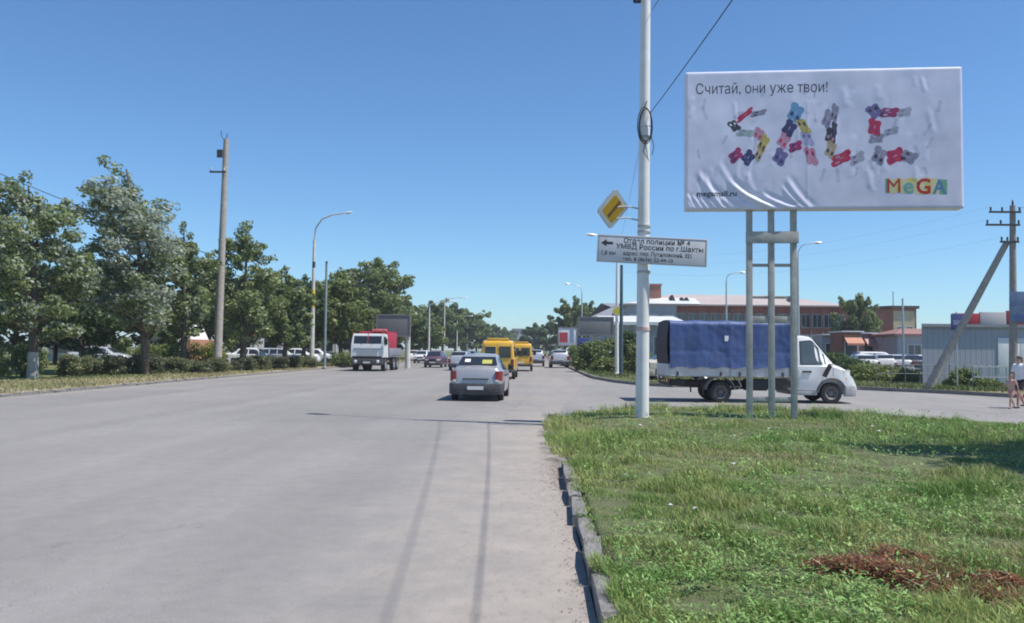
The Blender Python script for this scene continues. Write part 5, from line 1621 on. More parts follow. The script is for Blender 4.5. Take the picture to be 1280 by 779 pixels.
# ================================================================== TREES, HEDGES, BUSHES
def leaf_cloud(clumps, r, leaf, cols, silver=0.0, flat=0.35, aspect=0.55, drift=(0, 0, 0)):
    """clumps: (centre, radii, count); returns leaf quads and their tints"""
    Vs, Ts = [], []
    for c, rad, n in clumps:
        d = r.normal(size=(n, 3))
        d /= np.linalg.norm(d, axis=1)[:, None]
        rr = r.rand(n, 1) ** 0.45
        p = np.array(c) + d * rr * np.array(rad)
        nrm = d + r.normal(size=(n, 3)) * 0.7 + np.array([0, 0, flat])
        nrm /= np.linalg.norm(nrm, axis=1)[:, None]
        a = np.cross(nrm, r.normal(size=(n, 3)) + np.array(drift) * 2.0)
        a /= np.linalg.norm(a, axis=1)[:, None] + 1e-9
        b = np.cross(nrm, a)
        s = leaf * r.uniform(0.6, 1.35, (n, 1))
        V = np.stack([p - b * s, p + a * s * aspect, p + b * s, p - a * s * aspect], 1)
        base = cols[r.choice(len(cols), n)] * r.uniform(0.75, 1.25, (n, 1)) * r.uniform(0.85, 1.15)
        if silver:
            k = r.rand(n) < silver * r.uniform(0.3, 1.7)
            base[k] = np.array([0.36, 0.40, 0.31]) * r.uniform(0.8, 1.2, (k.sum(), 1))
        Vs.append(V)
        Ts.append(np.repeat(base[:, None, :], 4, 1).reshape(-1, 3))
    V = np.concatenate(Vs).reshape(-1, 3)
    return V, np.concatenate(Ts)

GREEN = np.array([[0.17, 0.225, 0.075], [0.21, 0.26, 0.09], [0.12, 0.175, 0.06], [0.26, 0.30, 0.12]])
DARKG = np.array([[0.085, 0.14, 0.05], [0.11, 0.165, 0.06], [0.07, 0.115, 0.045]])
YELG = np.array([[0.18, 0.225, 0.065], [0.23, 0.26, 0.085], [0.14, 0.19, 0.055]])

def tree_meshes(seed, h, wid, trunk_h, leaf=.13, dens=1.0, cols=GREEN, silver=0.0, wind=0.0, shape='round', nlimb=26, trunk_r=None):
    """trunk and crown meshes of one tree, base at the origin"""
    rnd = random.Random(seed)
    r = np.random.RandomState(seed)
    tr = trunk_r or h * 0.017 + 0.03
    lean = -wind * 0.085 * h
    def stem(t):
        t = t * .93
        return Vector((lean * t ** 2.2 + 0.10 * math.sin(3 * t + seed), 0.10 * math.sin(2.3 * t + seed * 2), h * 0.93 * t))
    q = MB()
    ts = [i / 9 for i in range(10)]
    q.tube([Vector((0, 0, -.25))] + [stem(t) for t in ts], [tr * 1.25] + [tr * (1.12 - 1.0 * t) + .015 for t in ts], 9)
    clumps = []
    t0 = trunk_h / h
    for k in range(nlimb):
        t = t0 + (0.97 - t0) * ((k + rnd.random() * .7) / nlimb)
        u = (t - t0) / (1 - t0)
        if shape == 'round': prof = math.sqrt(max(0.03, 1 - (2 * u - 0.75) ** 2 / 1.7)) * (1 if u > .12 else .75)
        elif shape == 'column': prof = min(1.0, (1.05 - u) * 1.7 + .12) * (.7 if u < .15 else 1.0)
        else: prof = 1.05 * (1 - u) ** .65 + .12
        L = wid / 2 * prof * (rnd.uniform(.7, 1.12) if shape != 'column' else rnd.uniform(.5, 1.25))
        a = k * 2.4 + rnd.uniform(-.5, .5)
        b = stem(max(t * .90, .05))
        rise = (0.55 if shape != 'column' else 1.0) * rnd.uniform(.5, 1.3)
        e = b + Vector((math.cos(a) * L, math.sin(a) * L, L * rise))
        e.x -= wind * (0.25 + .5 * u) * L
        if e.z > h: e.z = h - rnd.uniform(0, .3)
        mid = b.lerp(e, .5) + Vector((0, 0, -.08 * L))
        rb = max(.02, tr * (1.05 - t) * .55)
        q.tube([b, mid, e], [rb, rb * .65, rb * .2], 6)
        for f, s in ((.45, .8), (.78, 1.0), (1.03, .85)):
            c = b.lerp(e, f) + Vector([rnd.uniform(-.25, .25) * L * .5 for _ in range(3)])
            rad = (0.24 + .20 * L) * s * rnd.uniform(.75, 1.2)
            rx, ry, rz = rad * (1.0 + .35 * wind), rad, rad * .72
            n = int(130 * dens * (rad / .6) ** 2 * (0.13 / leaf) ** 2)
            clumps.append(((c.x, c.y, min(c.z, h - .1)), (rx, ry, rz), max(n, 12)))
        for _ in range(2):
            f = rnd.uniform(.6, 1.0)
            s0 = b.lerp(e, f); s1 = s0 + Vector((rnd.uniform(-.5, .5) - wind * .4, rnd.uniform(-.5, .5), rnd.uniform(0, .5))) * (L * .5 + .3)
            q.tube([s0, s1], [rb * .35, .008], 5)
            n = int(50 * dens * (0.13 / leaf) ** 2)
            clumps.append(((s1.x, s1.y, min(s1.z, h)), (.34 + .1 * wind, .32, .22), n))
    for k in range(5):                          # the leading shoot
        c = stem(.88 + .03 * k) + Vector((rnd.uniform(-.5, .5) - wind * .22 * k, rnd.uniform(-.5, .5), .1 * k))
        c.z = min(c.z, h - .15)
        rad = (.62 - .05 * k) * (wid / 5.5) * rnd.uniform(.8, 1.2)
        clumps.append(((c.x, c.y, c.z), (rad, rad, rad * 1.2), int(110 * dens * (rad / .5) ** 2 * (0.13 / leaf) ** 2)))
    tm = q.mesh('trunk', 60)
    V, T = leaf_cloud(clumps, r, leaf, cols, silver, drift=(-wind, 0, .4 * wind))
    o = big_mesh('crown', V, np.arange(len(V)), T, M_LEAF)
    cm = o.data
    bpy.data.objects.remove(o)
    return tm, cm

def place_tree(label, meshes, x, y, z=0.09, rot=0.0, sc=1.0, group=None, name='tree', sz=None):
    t = thing(name, label, 'tree', (x, y, z), rot, group)
    t.scale = (sc, sc, sz or sc)
    put('trunk', meshes[0], M_BARK, t)
    put('crown', meshes[1], None, t)
    return t

LG = 'trees along the left side of the road'
def grown(px, py, Y):
    return gx(px, Y), hz(px, py, Y) - .09
x, h = grown(38, 196, 38)
t1 = place_tree('leftmost tree, cut by the left edge, with a pale trunk base', tree_meshes(1, h, 5.2, 2.1, .11, .8, GREEN, .35, .35, 'round', 34, .21), x, 38, group=LG)
MB().tube([(.1 * math.sin(1 + 3 * z_ / (h * .93)), .1 * math.sin(2 + 2.3 * z_ / (h * .93)), z_) for z_ in (0, .25, .5, .75, 1.0, 1.25)], [.21 * (1.12 - z_ / (h * .93)) + .025 for z_ in (0, .25, .5, .75, 1.0, 1.25)], 14).build('whitewash', mat('pale_whitewash', (.34, .32, .29), .9, 0, .25, 5), t1, 60)
x, h = grown(165, 172, 45)
place_tree('tallest windswept tree on the left with its silvery top bent left', tree_meshes(2, h, 4.7, 2.3, .11, .78, GREEN, .6, 1.3, 'column', 44, .2), x + .7, 45, group=LG)
x, h = grown(103, 300, 50)
place_tree('low dark tree between the leftmost tree and the windswept tree', tree_meshes(3, h, 6.0, 1.2, .13, 1.2, DARKG, .08, .2, 'round', 26), x, 50, group=LG)
x, h = grown(231, 262, 50)
place_tree('slender tree left of the concrete pole', tree_meshes(4, h, 3.6, 2.5, .12, .8, GREEN, .22, .4, 'column', 30, .17), x, 50, group=LG)
x, h = grown(306, 262, 57)
place_tree('bushy tree with twiggy top right of the concrete pole', tree_meshes(5, h, 5.0, 2.0, .125, .85, GREEN, .12, .25, 'round', 32, .2), x, 57, group=LG)
x, h = grown(356, 326, 62)
place_tree('shorter tree just left of the pale street lamp', tree_meshes(6, h, 4.4, 1.9, .15, 1.2, GREEN, .1, .2, 'round', 26, .17), x, 62, group=LG)
x, h = grown(378, 338, 70)
place_tree('small dark tree behind the pale street lamp', tree_meshes(7, h, 4.2, 1.9, .15, 1.2, DARKG, .08, .1, 'round', 24), x, 70, group=LG)
x, h = grown(425, 330, 74)
place_tree('yellowish green tree above the lorry right of the steel post', tree_meshes(8, h, 5.6, 2.0, .16, 1.2, YELG, .05, .1, 'round', 28), x, 74, group=LG)
x, h = grown(470, 312, 92)
place_tree('broad tall tree right of the yellowish tree, behind the lorry', tree_meshes(9, h, 8.6, 2.4, .18, 1.2, GREEN, .1, .1, 'round', 36), x, 92, group=LG)

# two shared shapes for the trees farther off
FAR_A = tree_meshes(21, 10, 7.0, 1.8, .20, 2.0, DARKG, .05, 0, 'round', 26)
FAR_B = tree_meshes(22, 10, 5.2, 1.5, .20, 2.0, GREEN, .05, 0, 'column', 26)
FAR_C = tree_meshes(23, 10, 8.5, 1.2, .21, 2.0, GREEN, .05, 0, 'round', 28)
far = [(-35, 290, 60, 0), (20, 310, 66, 2), (70, 335, 72, 0), (140, 330, 70, 2), (190, 340, 78, 0), (215, 350, 66, 1), (260, 335, 84, 2), (290, 350, 92, 0), (330, 345, 100, 2), (352, 352, 108, 0), (395, 350, 96, 1), (405, 352, 116, 0), (440, 345, 120, 2), (455, 360, 128, 0), (492, 352, 118, 1)]
names = ['far behind the leftmost tree', 'second from the left in the back row', 'behind the low dark tree at the left', 'behind the windswept tree', 'left behind the slender tree', 'right behind the slender tree', 'behind the concrete pole', 'just right behind the concrete pole', 'behind the bushy twiggy tree', 'behind the shorter tree by the street lamp', 'behind the pale street lamp', 'behind the steel post', 'behind the yellowish tree', 'between the yellowish and the broad tree', 'behind the broad tall tree']
for k, (px, py, Y, kind) in enumerate(far):
    x, h = grown(px, py, Y)
    place_tree('background tree ' + names[k], (FAR_A, FAR_B, FAR_C)[kind], x, Y, rot=k * 1.7, sc=h / 10 * (1.0 if kind != 2 else 1.05), sz=h / 10, group='background trees on the left')
row = [(520, 372, 125), (536, 384, 138), (549, 374, 150), (563, 368, 165), (577, 376, 180), (590, 384, 200), (602, 392, 222), (613, 398, 250), (624, 404, 285), (634, 408, 330), (642, 413, 390), (649, 417, 460)]
for k, (px, py, Y) in enumerate(row):
    x = gx(px, Y); h = hz(px, py, Y) - .09
    place_tree('%s tree of the far row left of the road, counted from the broad tall tree' % ['first', 'second', 'third', 'fourth', 'fifth', 'sixth', 'seventh', 'eighth', 'ninth', 'tenth', 'eleventh', 'twelfth'][k], (FAR_A, FAR_C, FAR_A, FAR_B)[k % 4], x - 1.5, Y, rot=k * 2.1, sc=h / 10 * 1.08, sz=h / 10, group='far trees left of the road')
rt = [(668, 402, 240, 0, 'dark tree at the far end of the road, left of the small red billboard'), (687, 400, 215, 0, 'dark tree touching the small red billboard on its left'), (706, 368, 150, 1, 'left one of two tall pale trees above the small billboard'), (718, 365, 152, 1, 'right one of two tall pale trees above the small billboard'), (736, 371, 165, 1, 'thin tree right of the two tall pale trees'), (658, 418, 300, 0, 'lowest dark tree at the very end of the road'),
      (1075, 364, 98, 2, 'round tree between the long brick building and the small brick building'), (1060, 392, 135, 0, 'low tree at the right end of the long brick building')]
for k, (px, py, Y, kind, lab) in enumerate(rt):
    x = gx(px, Y); h = hz(px, py, Y) - .11
    place_tree(lab, (FAR_A, FAR_B, FAR_C)[kind], x, Y, z=.11, rot=k * 1.3, sc=h / 10 * (.62 if kind == 2 else (1.2 if kind == 0 else .85)), sz=h / 10, group='far trees right of the road')
# a young tree just outside the right edge: its shade lies on the grass
place_tree('young tree on the grass right of the billboard', tree_meshes(31, 8.8, 4.0, 4.4, .09, 1.2, GREEN, .1, .1, 'round', 26, .12), 10.6, 10.9, z=float(verge_z(10.6, 10.9)))

# ---- clipped hedge bushes on the left
def bush_mesh(seed, w, d, h, leaf, cols, dens=1.0, boxy=.6, silver=0):
    r = np.random.RandomState(seed)
    clumps = []
    n = int(26 * dens)
    for k in range(n):
        u, v, s = r.uniform(-1, 1), r.uniform(-1, 1), r.rand()
        f = (1 - boxy * 0.0) if boxy > .5 else math.sqrt(max(.1, 1 - s ** 2 * .8))
        clumps.append(((u * w * .42 * f, v * d * .40 * f, .14 + s * (h - .32)), (w * .17 + .08, d * .2 + .08, h * .2), int(90 * dens)))
    V, T = leaf_cloud(clumps, r, leaf, cols, silver)
    V[:, 2] = np.clip(V[:, 2], .02, h * 1.08)
    o = big_mesh('foliage', V, np.arange(len(V)), T, M_LEAF)
    me = o.data
    bpy.data.objects.remove(o)
    q = MB()
    rnd = random.Random(seed)
    for k in range(7):
        a = rnd.uniform(0, 6.28)
        q.tube([(0.1 * math.cos(a), .1 * math.sin(a), -.1), (.3 * w * math.cos(a), .3 * d * math.sin(a), h * .75)], [.02, .006], 5)
    return me, q.mesh('stem')
def bush(label, x, y, z, w, d, h, seed, leaf=.07, cols=GREEN, dens=1.4, group=None, boxy=.6, name='bush', rot=0.0, silver=0):
    t = thing(name, label, 'bush', (x, y, z), rot, group)
    me, sm = bush_mesh(seed, w, d, h, leaf, cols, dens, boxy, silver)
    put('foliage', me, None, t)
    put('stem', sm, M_BARK, t)
    return t
HB = np.array([[0.17, 0.21, 0.085], [0.20, 0.215, 0.10], [0.13, 0.17, 0.075], [0.22, 0.20, 0.12]])
HD = np.array([[0.12, 0.15, 0.07], [0.15, 0.14, 0.09], [0.10, 0.125, 0.06]])
hedges = [(10, 41, 2.6, 1.6, GREEN, 'rounded green bush at the left edge, tallest of the hedge'), (-40, 38, 2.6, 1.6, GREEN, 'green bush cut by the left edge'), (70, 42, 1.9, 1.15, HB, 'clipped bush right of the leftmost trunk'), (97, 43.5, 1.7, 1.1, HB, 'second clipped bush from the leftmost trunk'), (122, 44, 1.8, 1.15, HD, 'dark clipped bush below the windswept tree'), (146, 45.5, 1.6, 1.05, HB, 'brownish clipped bush between two dark ones'), (168, 46, 1.9, 1.15, HD, 'darkest clipped bush with purple stems'), (200, 48, 2.2, 1.0, HB, 'grassy clipped bush left of the slender tree'),
          (230, 49, 2.2, .85, HD, 'low dark bush at the foot of the slender tree'), (254, 50, 1.4, 1.0, HB, 'small bush just left of the concrete pole'), (289, 55, 1.6, 1.0, HD, 'dark bush just right of the concrete pole'), (310, 58, 1.9, 1.05, HB, 'bush under the bushy twiggy tree'), (330, 60, 2.0, 1.0, HD, 'dark bush left of the shorter tree'), (350, 63, 2.0, 1.0, HB, 'bush at the foot of the shorter tree'), (371, 66, 2.0, 1.05, HB, 'bush left of the pale street lamp'), (418, 72, 3.0, 1.3, GREEN, 'green bush right of the steel post'), (440, 76, 3.0, 1.4, GREEN, 'green bush hidden behind the lorry cab')]
for k, (px, Y, w, h, cols, lab) in enumerate(hedges):
    bush(lab, gx(px, Y) + .9, Y, .09, w * .74, 1.25, h * 1.0, 50 + k, .06, cols, 1.5, 'hedge bushes along the left verge', name='hedge_bush')
bush('bright yellow-green bush behind the hedge left of the concrete pole', gx(262, 62), 62, .09, 3, 2, 1.9, 90, .09, np.array([[.22, .24, .03], [.16, .2, .03]]), 1.2)
bush('wild bush below the white house on the left', gx(205, 58), 58, .09, 5, 2, 1.7, 91, .09, YELG, 1.4)
for k, (px, Y, w, h, lab) in enumerate(((742, 66, 3.2, 2.2, 'leftmost bush on the far corner by the road'), (757, 76, 4.0, 2.6, 'bush below the grey board on the far corner'), (783, 62, 2.8, 3.0, 'tall dark bush behind the two posts on the far corner'), (797, 58, 2.6, 2.0, 'bush just left of the white lamp post on the far corner'), (728, 90, 4.0, 2.4, 'distant bush left on the far verge'), (762, 60, 2.4, 1.1, 'low bush in front of the white car on the far corner'), (1070, 52, 3.5, 1.3, 'bush ahead of the blue truck bonnet'), (1100, 50, 4.5, 1.0, 'low bush between truck and grey shed'), (1205, 42.5, 1.6, .9, 'small bush in front of the grey shed'), (1232, 41.5, 1.2, .5, 'tiny bush right of the one before the shed'), (1040, 56, 3, 1.6, 'bush behind the truck windscreen'))):
    bush(lab, gx(px, Y), Y, .11, w, w * .6, h, 120 + k, .085 if Y < 60 else .11, (GREEN, YELG, DARKG, YELG)[k % 4], 1.5, 'bushes beyond the side street', .3)
# ================================================================== BUILDINGS AND KIOSKS
def brick_mat(name, c1, c2, mortar, sc=1.0):
    m = bpy.data.materials.new(name)
    m.use_nodes = True
    N, L = m.node_tree.nodes, m.node_tree.links
    p = N['Principled BSDF']
    p.inputs['Roughness'].default_value = .85
    tc = N.new('ShaderNodeTexCoord')
    mp = N.new('ShaderNodeMapping'); mp.inputs['Rotation'].default_value = (RAD(90), 0, 0)
    b = N.new('ShaderNodeTexBrick')
    b.inputs['Scale'].default_value = 4 * sc
    b.inputs['Color1'].default_value = (*c1, 1); b.inputs['Color2'].default_value = (*c2, 1); b.inputs['Mortar'].default_value = (*mortar, 1)
    b.inputs['Mortar Size'].default_value = .012
    n = N.new('ShaderNodeTexNoise'); n.inputs['Scale'].default_value = .6; n.inputs['Detail'].default_value = 8
    r = N.new('ShaderNodeMapRange'); r.inputs['From Min'].default_value = .3; r.inputs['From Max'].default_value = .7; r.inputs['To Min'].default_value = .78; r.inputs['To Max'].default_value = 1.2
    v = N.new('ShaderNodeVectorMath'); v.operation = 'SCALE'
    L.new(tc.outputs['Object'], mp.inputs[0]); L.new(mp.outputs[0], b.inputs['Vector']); L.new(tc.outputs['Object'], n.inputs['Vector'])
    L.new(n.outputs['Fac'], r.inputs['Value']); L.new(b.outputs['Color'], v.inputs[0]); L.new(r.outputs[0], v.inputs['Scale']); L.new(v.outputs[0], p.inputs['Base Color'])
    return m
M_BRICK = brick_mat('red_brick', (.42, .125, .09), (.35, .105, .08), (.40, .26, .22))
M_BRICK2 = brick_mat('brown_brick', (.36, .155, .105), (.31, .135, .095), (.36, .27, .22))
M_PLASTER = mat('grey_plaster', (.42, .42, .44), .85, 0, .12, .8, .2, 8, dirt=(.3, .28, .27), dirt_amt=.4)
M_CREAM = mat('cream_plaster', (.55, .47, .30), .85, 0, .12, .8, dirt=(.4, .33, .22), dirt_amt=.4)
M_ROOFB = mat('beige_sheet_roof', (.44, .375, .34), .6, .1, .1, .5, dirt=(.38, .33, .3), dirt_amt=.4)
M_ROOFW = mat('white_sheet_roof', (.66, .66, .67), .5, .1, .08, .5, dirt=(.5, .48, .46), dirt_amt=.4)
M_GREYP = mat('grey_sheet_wall', (.37, .38, .43), .55, .1, .07, .6, dirt=(.24, .24, .26), dirt_amt=.4)
M_FRAME = mat('window_frame_white', (.6, .6, .6), .6, 0, .1, 3)

def window(parent, x, y, z, w, h, fm=None, bars=1):
    """a window on the wall facing the camera: frame with its pane"""
    f = .09
    q = MB()
    q.box(x - w / 2 - f, x + w / 2 + f, y - .06, y + .02, z + h / 2, z + h / 2 + f)
    q.box(x - w / 2 - f, x + w / 2 + f, y - .10, y + .02, z - h / 2 - f, z - h / 2)
    q.box(x - w / 2 - f, x - w / 2, y - .06, y + .02, z - h / 2 + .002, z + h / 2 - .002)
    q.box(x + w / 2, x + w / 2 + f, y - .06, y + .02, z - h / 2 + .002, z + h / 2 - .002)
    for b in range(bars):
        bx = x - w / 2 + w * (b + 1) / (bars + 1)
        q.box(bx - .035, bx + .035, y - .05, y + .02, z - h / 2 + .002, z + h / 2 - .002)
    o = q.build('window', fm or M_FRAME, parent)
    MB().box(x - w / 2 + .003, x + w / 2 - .003, y - .022, y - .004, z - h / 2 + .003, z + h / 2 - .003).build('pane', M_WINGLASS, o)
    return o

def hip_roof(x0, x1, y0, y1, z0, z1, inset, over=.5):
    q = MB()
    x0 -= over; x1 += over; y0 -= over; y1 += over
    ym = (y0 + y1) / 2
    q.add([(x0, y0, z0), (x1, y0, z0), (x1, y1, z0), (x0, y1, z0), (x0 + inset, ym, z1), (x1 - inset, ym, z1), (x0, y0, z0 - .18), (x1, y0, z0 - .18), (x1, y1, z0 - .18), (x0, y1, z0 - .18)],
          [(0, 1, 5, 4), (1, 2, 5), (2, 3, 4, 5), (3, 0, 4), (6, 7, 1, 0), (7, 8, 2, 1), (8, 9, 3, 2), (9, 6, 0, 3), (6, 9, 8, 7)])
    return q

def long_building():
    Y = 105.0
    x0, x1, xm = gx(783, Y), gx(1057, Y), gx(845, Y)
    ze = hz(920, 383, Y)
    t = thing('brick_building', 'long two-storey red brick building with a pale sheet roof', 'building', (x0, Y, 0))
    L = x1 - x0; xm -= x0
    MB().box(xm, L, 0, 14, -.2, ze).build('wall', M_BRICK, t)
    MB().box(0, xm - .002, -.4, 14, -.2, ze - .02).build('plaster_wall', M_PLASTER, t)
    r = hip_roof(0, L, 0, 14, ze + .18, hz(920, 369, Y + 7), 7, .6).build('roof', M_ROOFB, t)
    MB().add([(-.3, -.62, ze + .22), (xm + 3, -.62, ze + .22), (xm + 3, 3.9, ze + .22 + 1.02), (5.0, 3.9, ze + .22 + 1.02)], [(0, 1, 2, 3)]).build('new_roof_sheets', M_ROOFW, r)
    cx = gx(816, Y + 4) - x0
    cz = hz(816, 357, Y + 4)
    MB().box(cx - 1.0, cx + 1.0, 3.6, 5.4, ze, cz).box(cx - 1.1, cx + 1.1, 3.5, 5.5, cz + .002, cz + .2).build('chimney', M_BRICK2, r)
    for k, px in enumerate((840, 852, 858, 988)):
        hx = gx(px, Y + 2) - x0
        MB().add([(hx - .5, 1.6, ze + .5), (hx + .5, 1.6, ze + .5), (hx, 1.6, ze + 1.5 - .3 * (k > 0)), (hx - .5, 3.2, ze + .8), (hx + .5, 3.2, ze + .8), (hx, 3.2, ze + 1.5 - .3 * (k > 0))], [(0, 1, 2), (3, 5, 4), (0, 2, 5, 3), (1, 4, 5, 2)]).build('dormer', M_DARKMETAL, r)
    MB().box(xm + .01, L - .01, -.10, -.001, ze * .47, ze * .47 + .5).build('string_course', M_PLASTER, t)
    n = 15
    for k in range(n):
        wx = xm + (L - xm) * (k + .5) / n
        window(t, wx, 0, ze * .73 + .25, 1.0, 1.55, mat('frame_dull', (.45, .42, .41), .7, 0, .1, 3))
        window(t, wx, 0, ze * .25, 1.0, 1.5, mat('frame_dull'))
        q = MB().box(wx - .85, wx - .65, -.16, -.002, ze * .47 + .502, ze - .3).build('pilaster', M_BRICK2, t)
    for k in range(3):
        window(t, (xm) * (k + .5) / 3, -.4, ze * .72, 1.2, 1.5)
    # white canopy of the low annex in front
    a = thing('annex', 'low annex with white canopy roof and blue shop front before the brick building', 'building', (gx(757, 90), 90, 0))
    w = gx(852, 90) - gx(757, 90)
    zr = hz(800, 407, 90)
    MB().box(0, w, 0, 8, -.2, zr).build('wall', mat('pale_blue_shopfront', (.30, .34, .44), .7, 0, .25, .6), a)
    MB().add([(-.4, -1.2, zr + .02), (w + .4, -1.2, zr + .02), (w + .4, 8, zr + 1.0), (-.4, 8, zr + 1.0), (-.4, -1.2, zr + .35), (w + .4, -1.2, zr + .35), (w + .4, 8, zr + 1.35), (-.4, 8, zr + 1.35)], [(0, 1, 5, 4), (1, 2, 6, 5), (2, 3, 7, 6), (3, 0, 4, 7), (4, 5, 6, 7), (0, 3, 2, 1)]).build('roof', M_ROOFW, a)
    for k in range(5):
        window(a, w * (k + .5) / 5, 0, zr * .45, w / 5 - .6, zr * .55, bars=1)
    # grey house end left of it
    b = thing('grey_house', 'grey house with dark hipped roof at the left end of the brick building', 'building', (gx(742, 112), 112, 0))
    w = gx(792, 112) - gx(742, 112)
    ze2 = hz(765, 398, 112)
    MB().box(0, w, 0, 9, -.2, ze2).build('wall', M_PLASTER, b)
    hip_roof(0, w, 0, 9, ze2 + .18, hz(770, 379, 116), 4.4, .4).build('roof', mat('dark_grey_roof', (.20, .21, .24), .7, 0, .15, .8), b)
    for k in range(3):
        window(b, w * (k + .5) / 3, 0, ze2 * .7, 1.0, 1.3)
long_building()

def small_brick():
    Y = 118.0
    x0, x1 = gx(1117, Y), gx(1146, Y)
    t = thing('brick_building', 'small brown brick block with flat roof right of the round tree', 'building', (x0, Y, 0))
    w = x1 - x0; zt = hz(1130, 386, Y)
    MB().add([(0, 0, -.2), (w, 0, -.2), (w - 2, 12, -.2), (-5.5, 9, -.2), (0, 0, zt), (w, 0, zt), (w - 2, 12, zt), (-5.5, 9, zt)], [(0, 1, 5, 4), (1, 2, 6, 5), (2, 3, 7, 6), (3, 0, 4, 7), (4, 5, 6, 7)]).build('wall', M_BRICK2, t)
    MB().add([(.0, -.05, .5), (w - .3, -.05, .5), (w - .3, -.05, zt - .3), (.0, -.05, zt - .3), (0, -.01, .5), (w - .3, -.01, .5), (w - .3, -.01, zt - .3), (0, -.01, zt - .3)], [(0, 1, 2, 3), (4, 7, 6, 5), (0, 4, 5, 1), (1, 5, 6, 2), (2, 6, 7, 3), (3, 7, 4, 0)]).build('cream_facade', M_CREAM, t)
    MB().add([(-.3, -.3, zt + .002), (w + .3, -.3, zt + .002), (w - 1.7, 12.3, zt + .002), (-6, 9.2, zt + .002), (-.3, -.3, zt + .4), (w + .3, -.3, zt + .4), (w - 1.7, 12.3, zt + .4), (-6, 9.2, zt + .4)], [(0, 1, 5, 4), (1, 2, 6, 5), (2, 3, 7, 6), (3, 0, 4, 7), (4, 5, 6, 7), (0, 3, 2, 1)]).build('roof_slab', mat('dark_parapet', (.10, .07, .06), .8, 0, .2, 1), t)
    MB().tube([(w * .4, 3, zt + .4), (w * .4, 3, zt + 2.6)], .05, 6).build('aerial', M_DARKMETAL, t)
    for k in range(2):
        window(t, w * (.3 + .4 * k), -.05, zt * .62, .8, 1.0)
small_brick()

def kiosk(label, px0, px1, Y, py_top, wall, roof, awn=None, openw=True, group='market kiosks on the right'):
    x0, x1 = gx(px0, Y), gx(px1, Y)
    w = x1 - x0
    zt = hz((px0 + px1) / 2, py_top, Y)
    t = thing('kiosk', label, 'kiosk', (x0, Y, .11), 0, group)
    MB().box(0, w, 0, 3.2, -.1, zt - .25).build('wall', wall, t)
    MB().bbox(-.15, w + .15, -.6, 3.4, zt - .25 + .003, zt - .11, b=.03).build('roof', roof, t, 40)
    if openw:
        n = max(1, int(w / 1.8))
        for k in range(n):
            window(t, w * (k + .5) / n, 0, zt * .52, w / n * .62, zt * .36, bars=0)
        MB().box(w * .5 - .03, w * .5 + .03, -.012, -.002, .05, zt - .4).build('door_gap', M_BLACK, t)
    if awn:
        q = MB().add([(.1, -1.3, zt * .66), (w - .1, -1.3, zt * .66), (w - .1, -.02, zt - .4), (.1, -.02, zt - .4), (.1, -1.3, zt * .66 - .22), (w - .1, -1.3, zt * .66 - .22)], [(0, 1, 2, 3), (4, 5, 1, 0)])
        q.build('awning', awn, t)
    return t
RB = mat('brown_red_kiosk', (.26, .09, .07), .7, 0, .25, 1)
AW1 = mat('orange_awning', (.50, .24, .16), .8, 0, .1, 2)
AW2 = mat('pink_awning', (.52, .30, .26), .8, 0, .1, 2)
kiosk('brown-red kiosk with pale awning right of the truck cab', 1052, 1076, 84, 414, RB, M_ROOFW, AW1)
kiosk('grey market kiosk under a white flat roof', 1077, 1094, 88, 416, M_PLASTER, M_ROOFW, AW2)
kiosk('pale kiosk with pink awning in the middle of the market', 1095, 1122, 92, 419, mat('beige_kiosk', (.40, .34, .30), .8, 0, .2, 1), M_ROOFW, AW2)
kiosk('kiosk with orange awning left of the grey shed', 1123, 1150, 94, 418, M_PLASTER, mat('grey_flat_roof', (.33, .33, .35), .8, 0, .1, 1), AW1)
kiosk('grey kiosk behind the truck windscreen', 1028, 1051, 90, 418, M_GREYP, M_ROOFW)
# small pole before the market
t = thing('steel_pole', 'thin pale post standing in the car park on the right', 'pole', (gx(1129, 60), 60, .11))
MB().tube([(0, 0, -.2), (0, 0, hz(1129, 375, 60))], [.09, .06], 10).build('pole', M_GALV, t, 50)
MB().obox((0, 0, hz(1129, 400, 60)), (.7, .06, .06)).build('cross_arm', M_GALV, t)

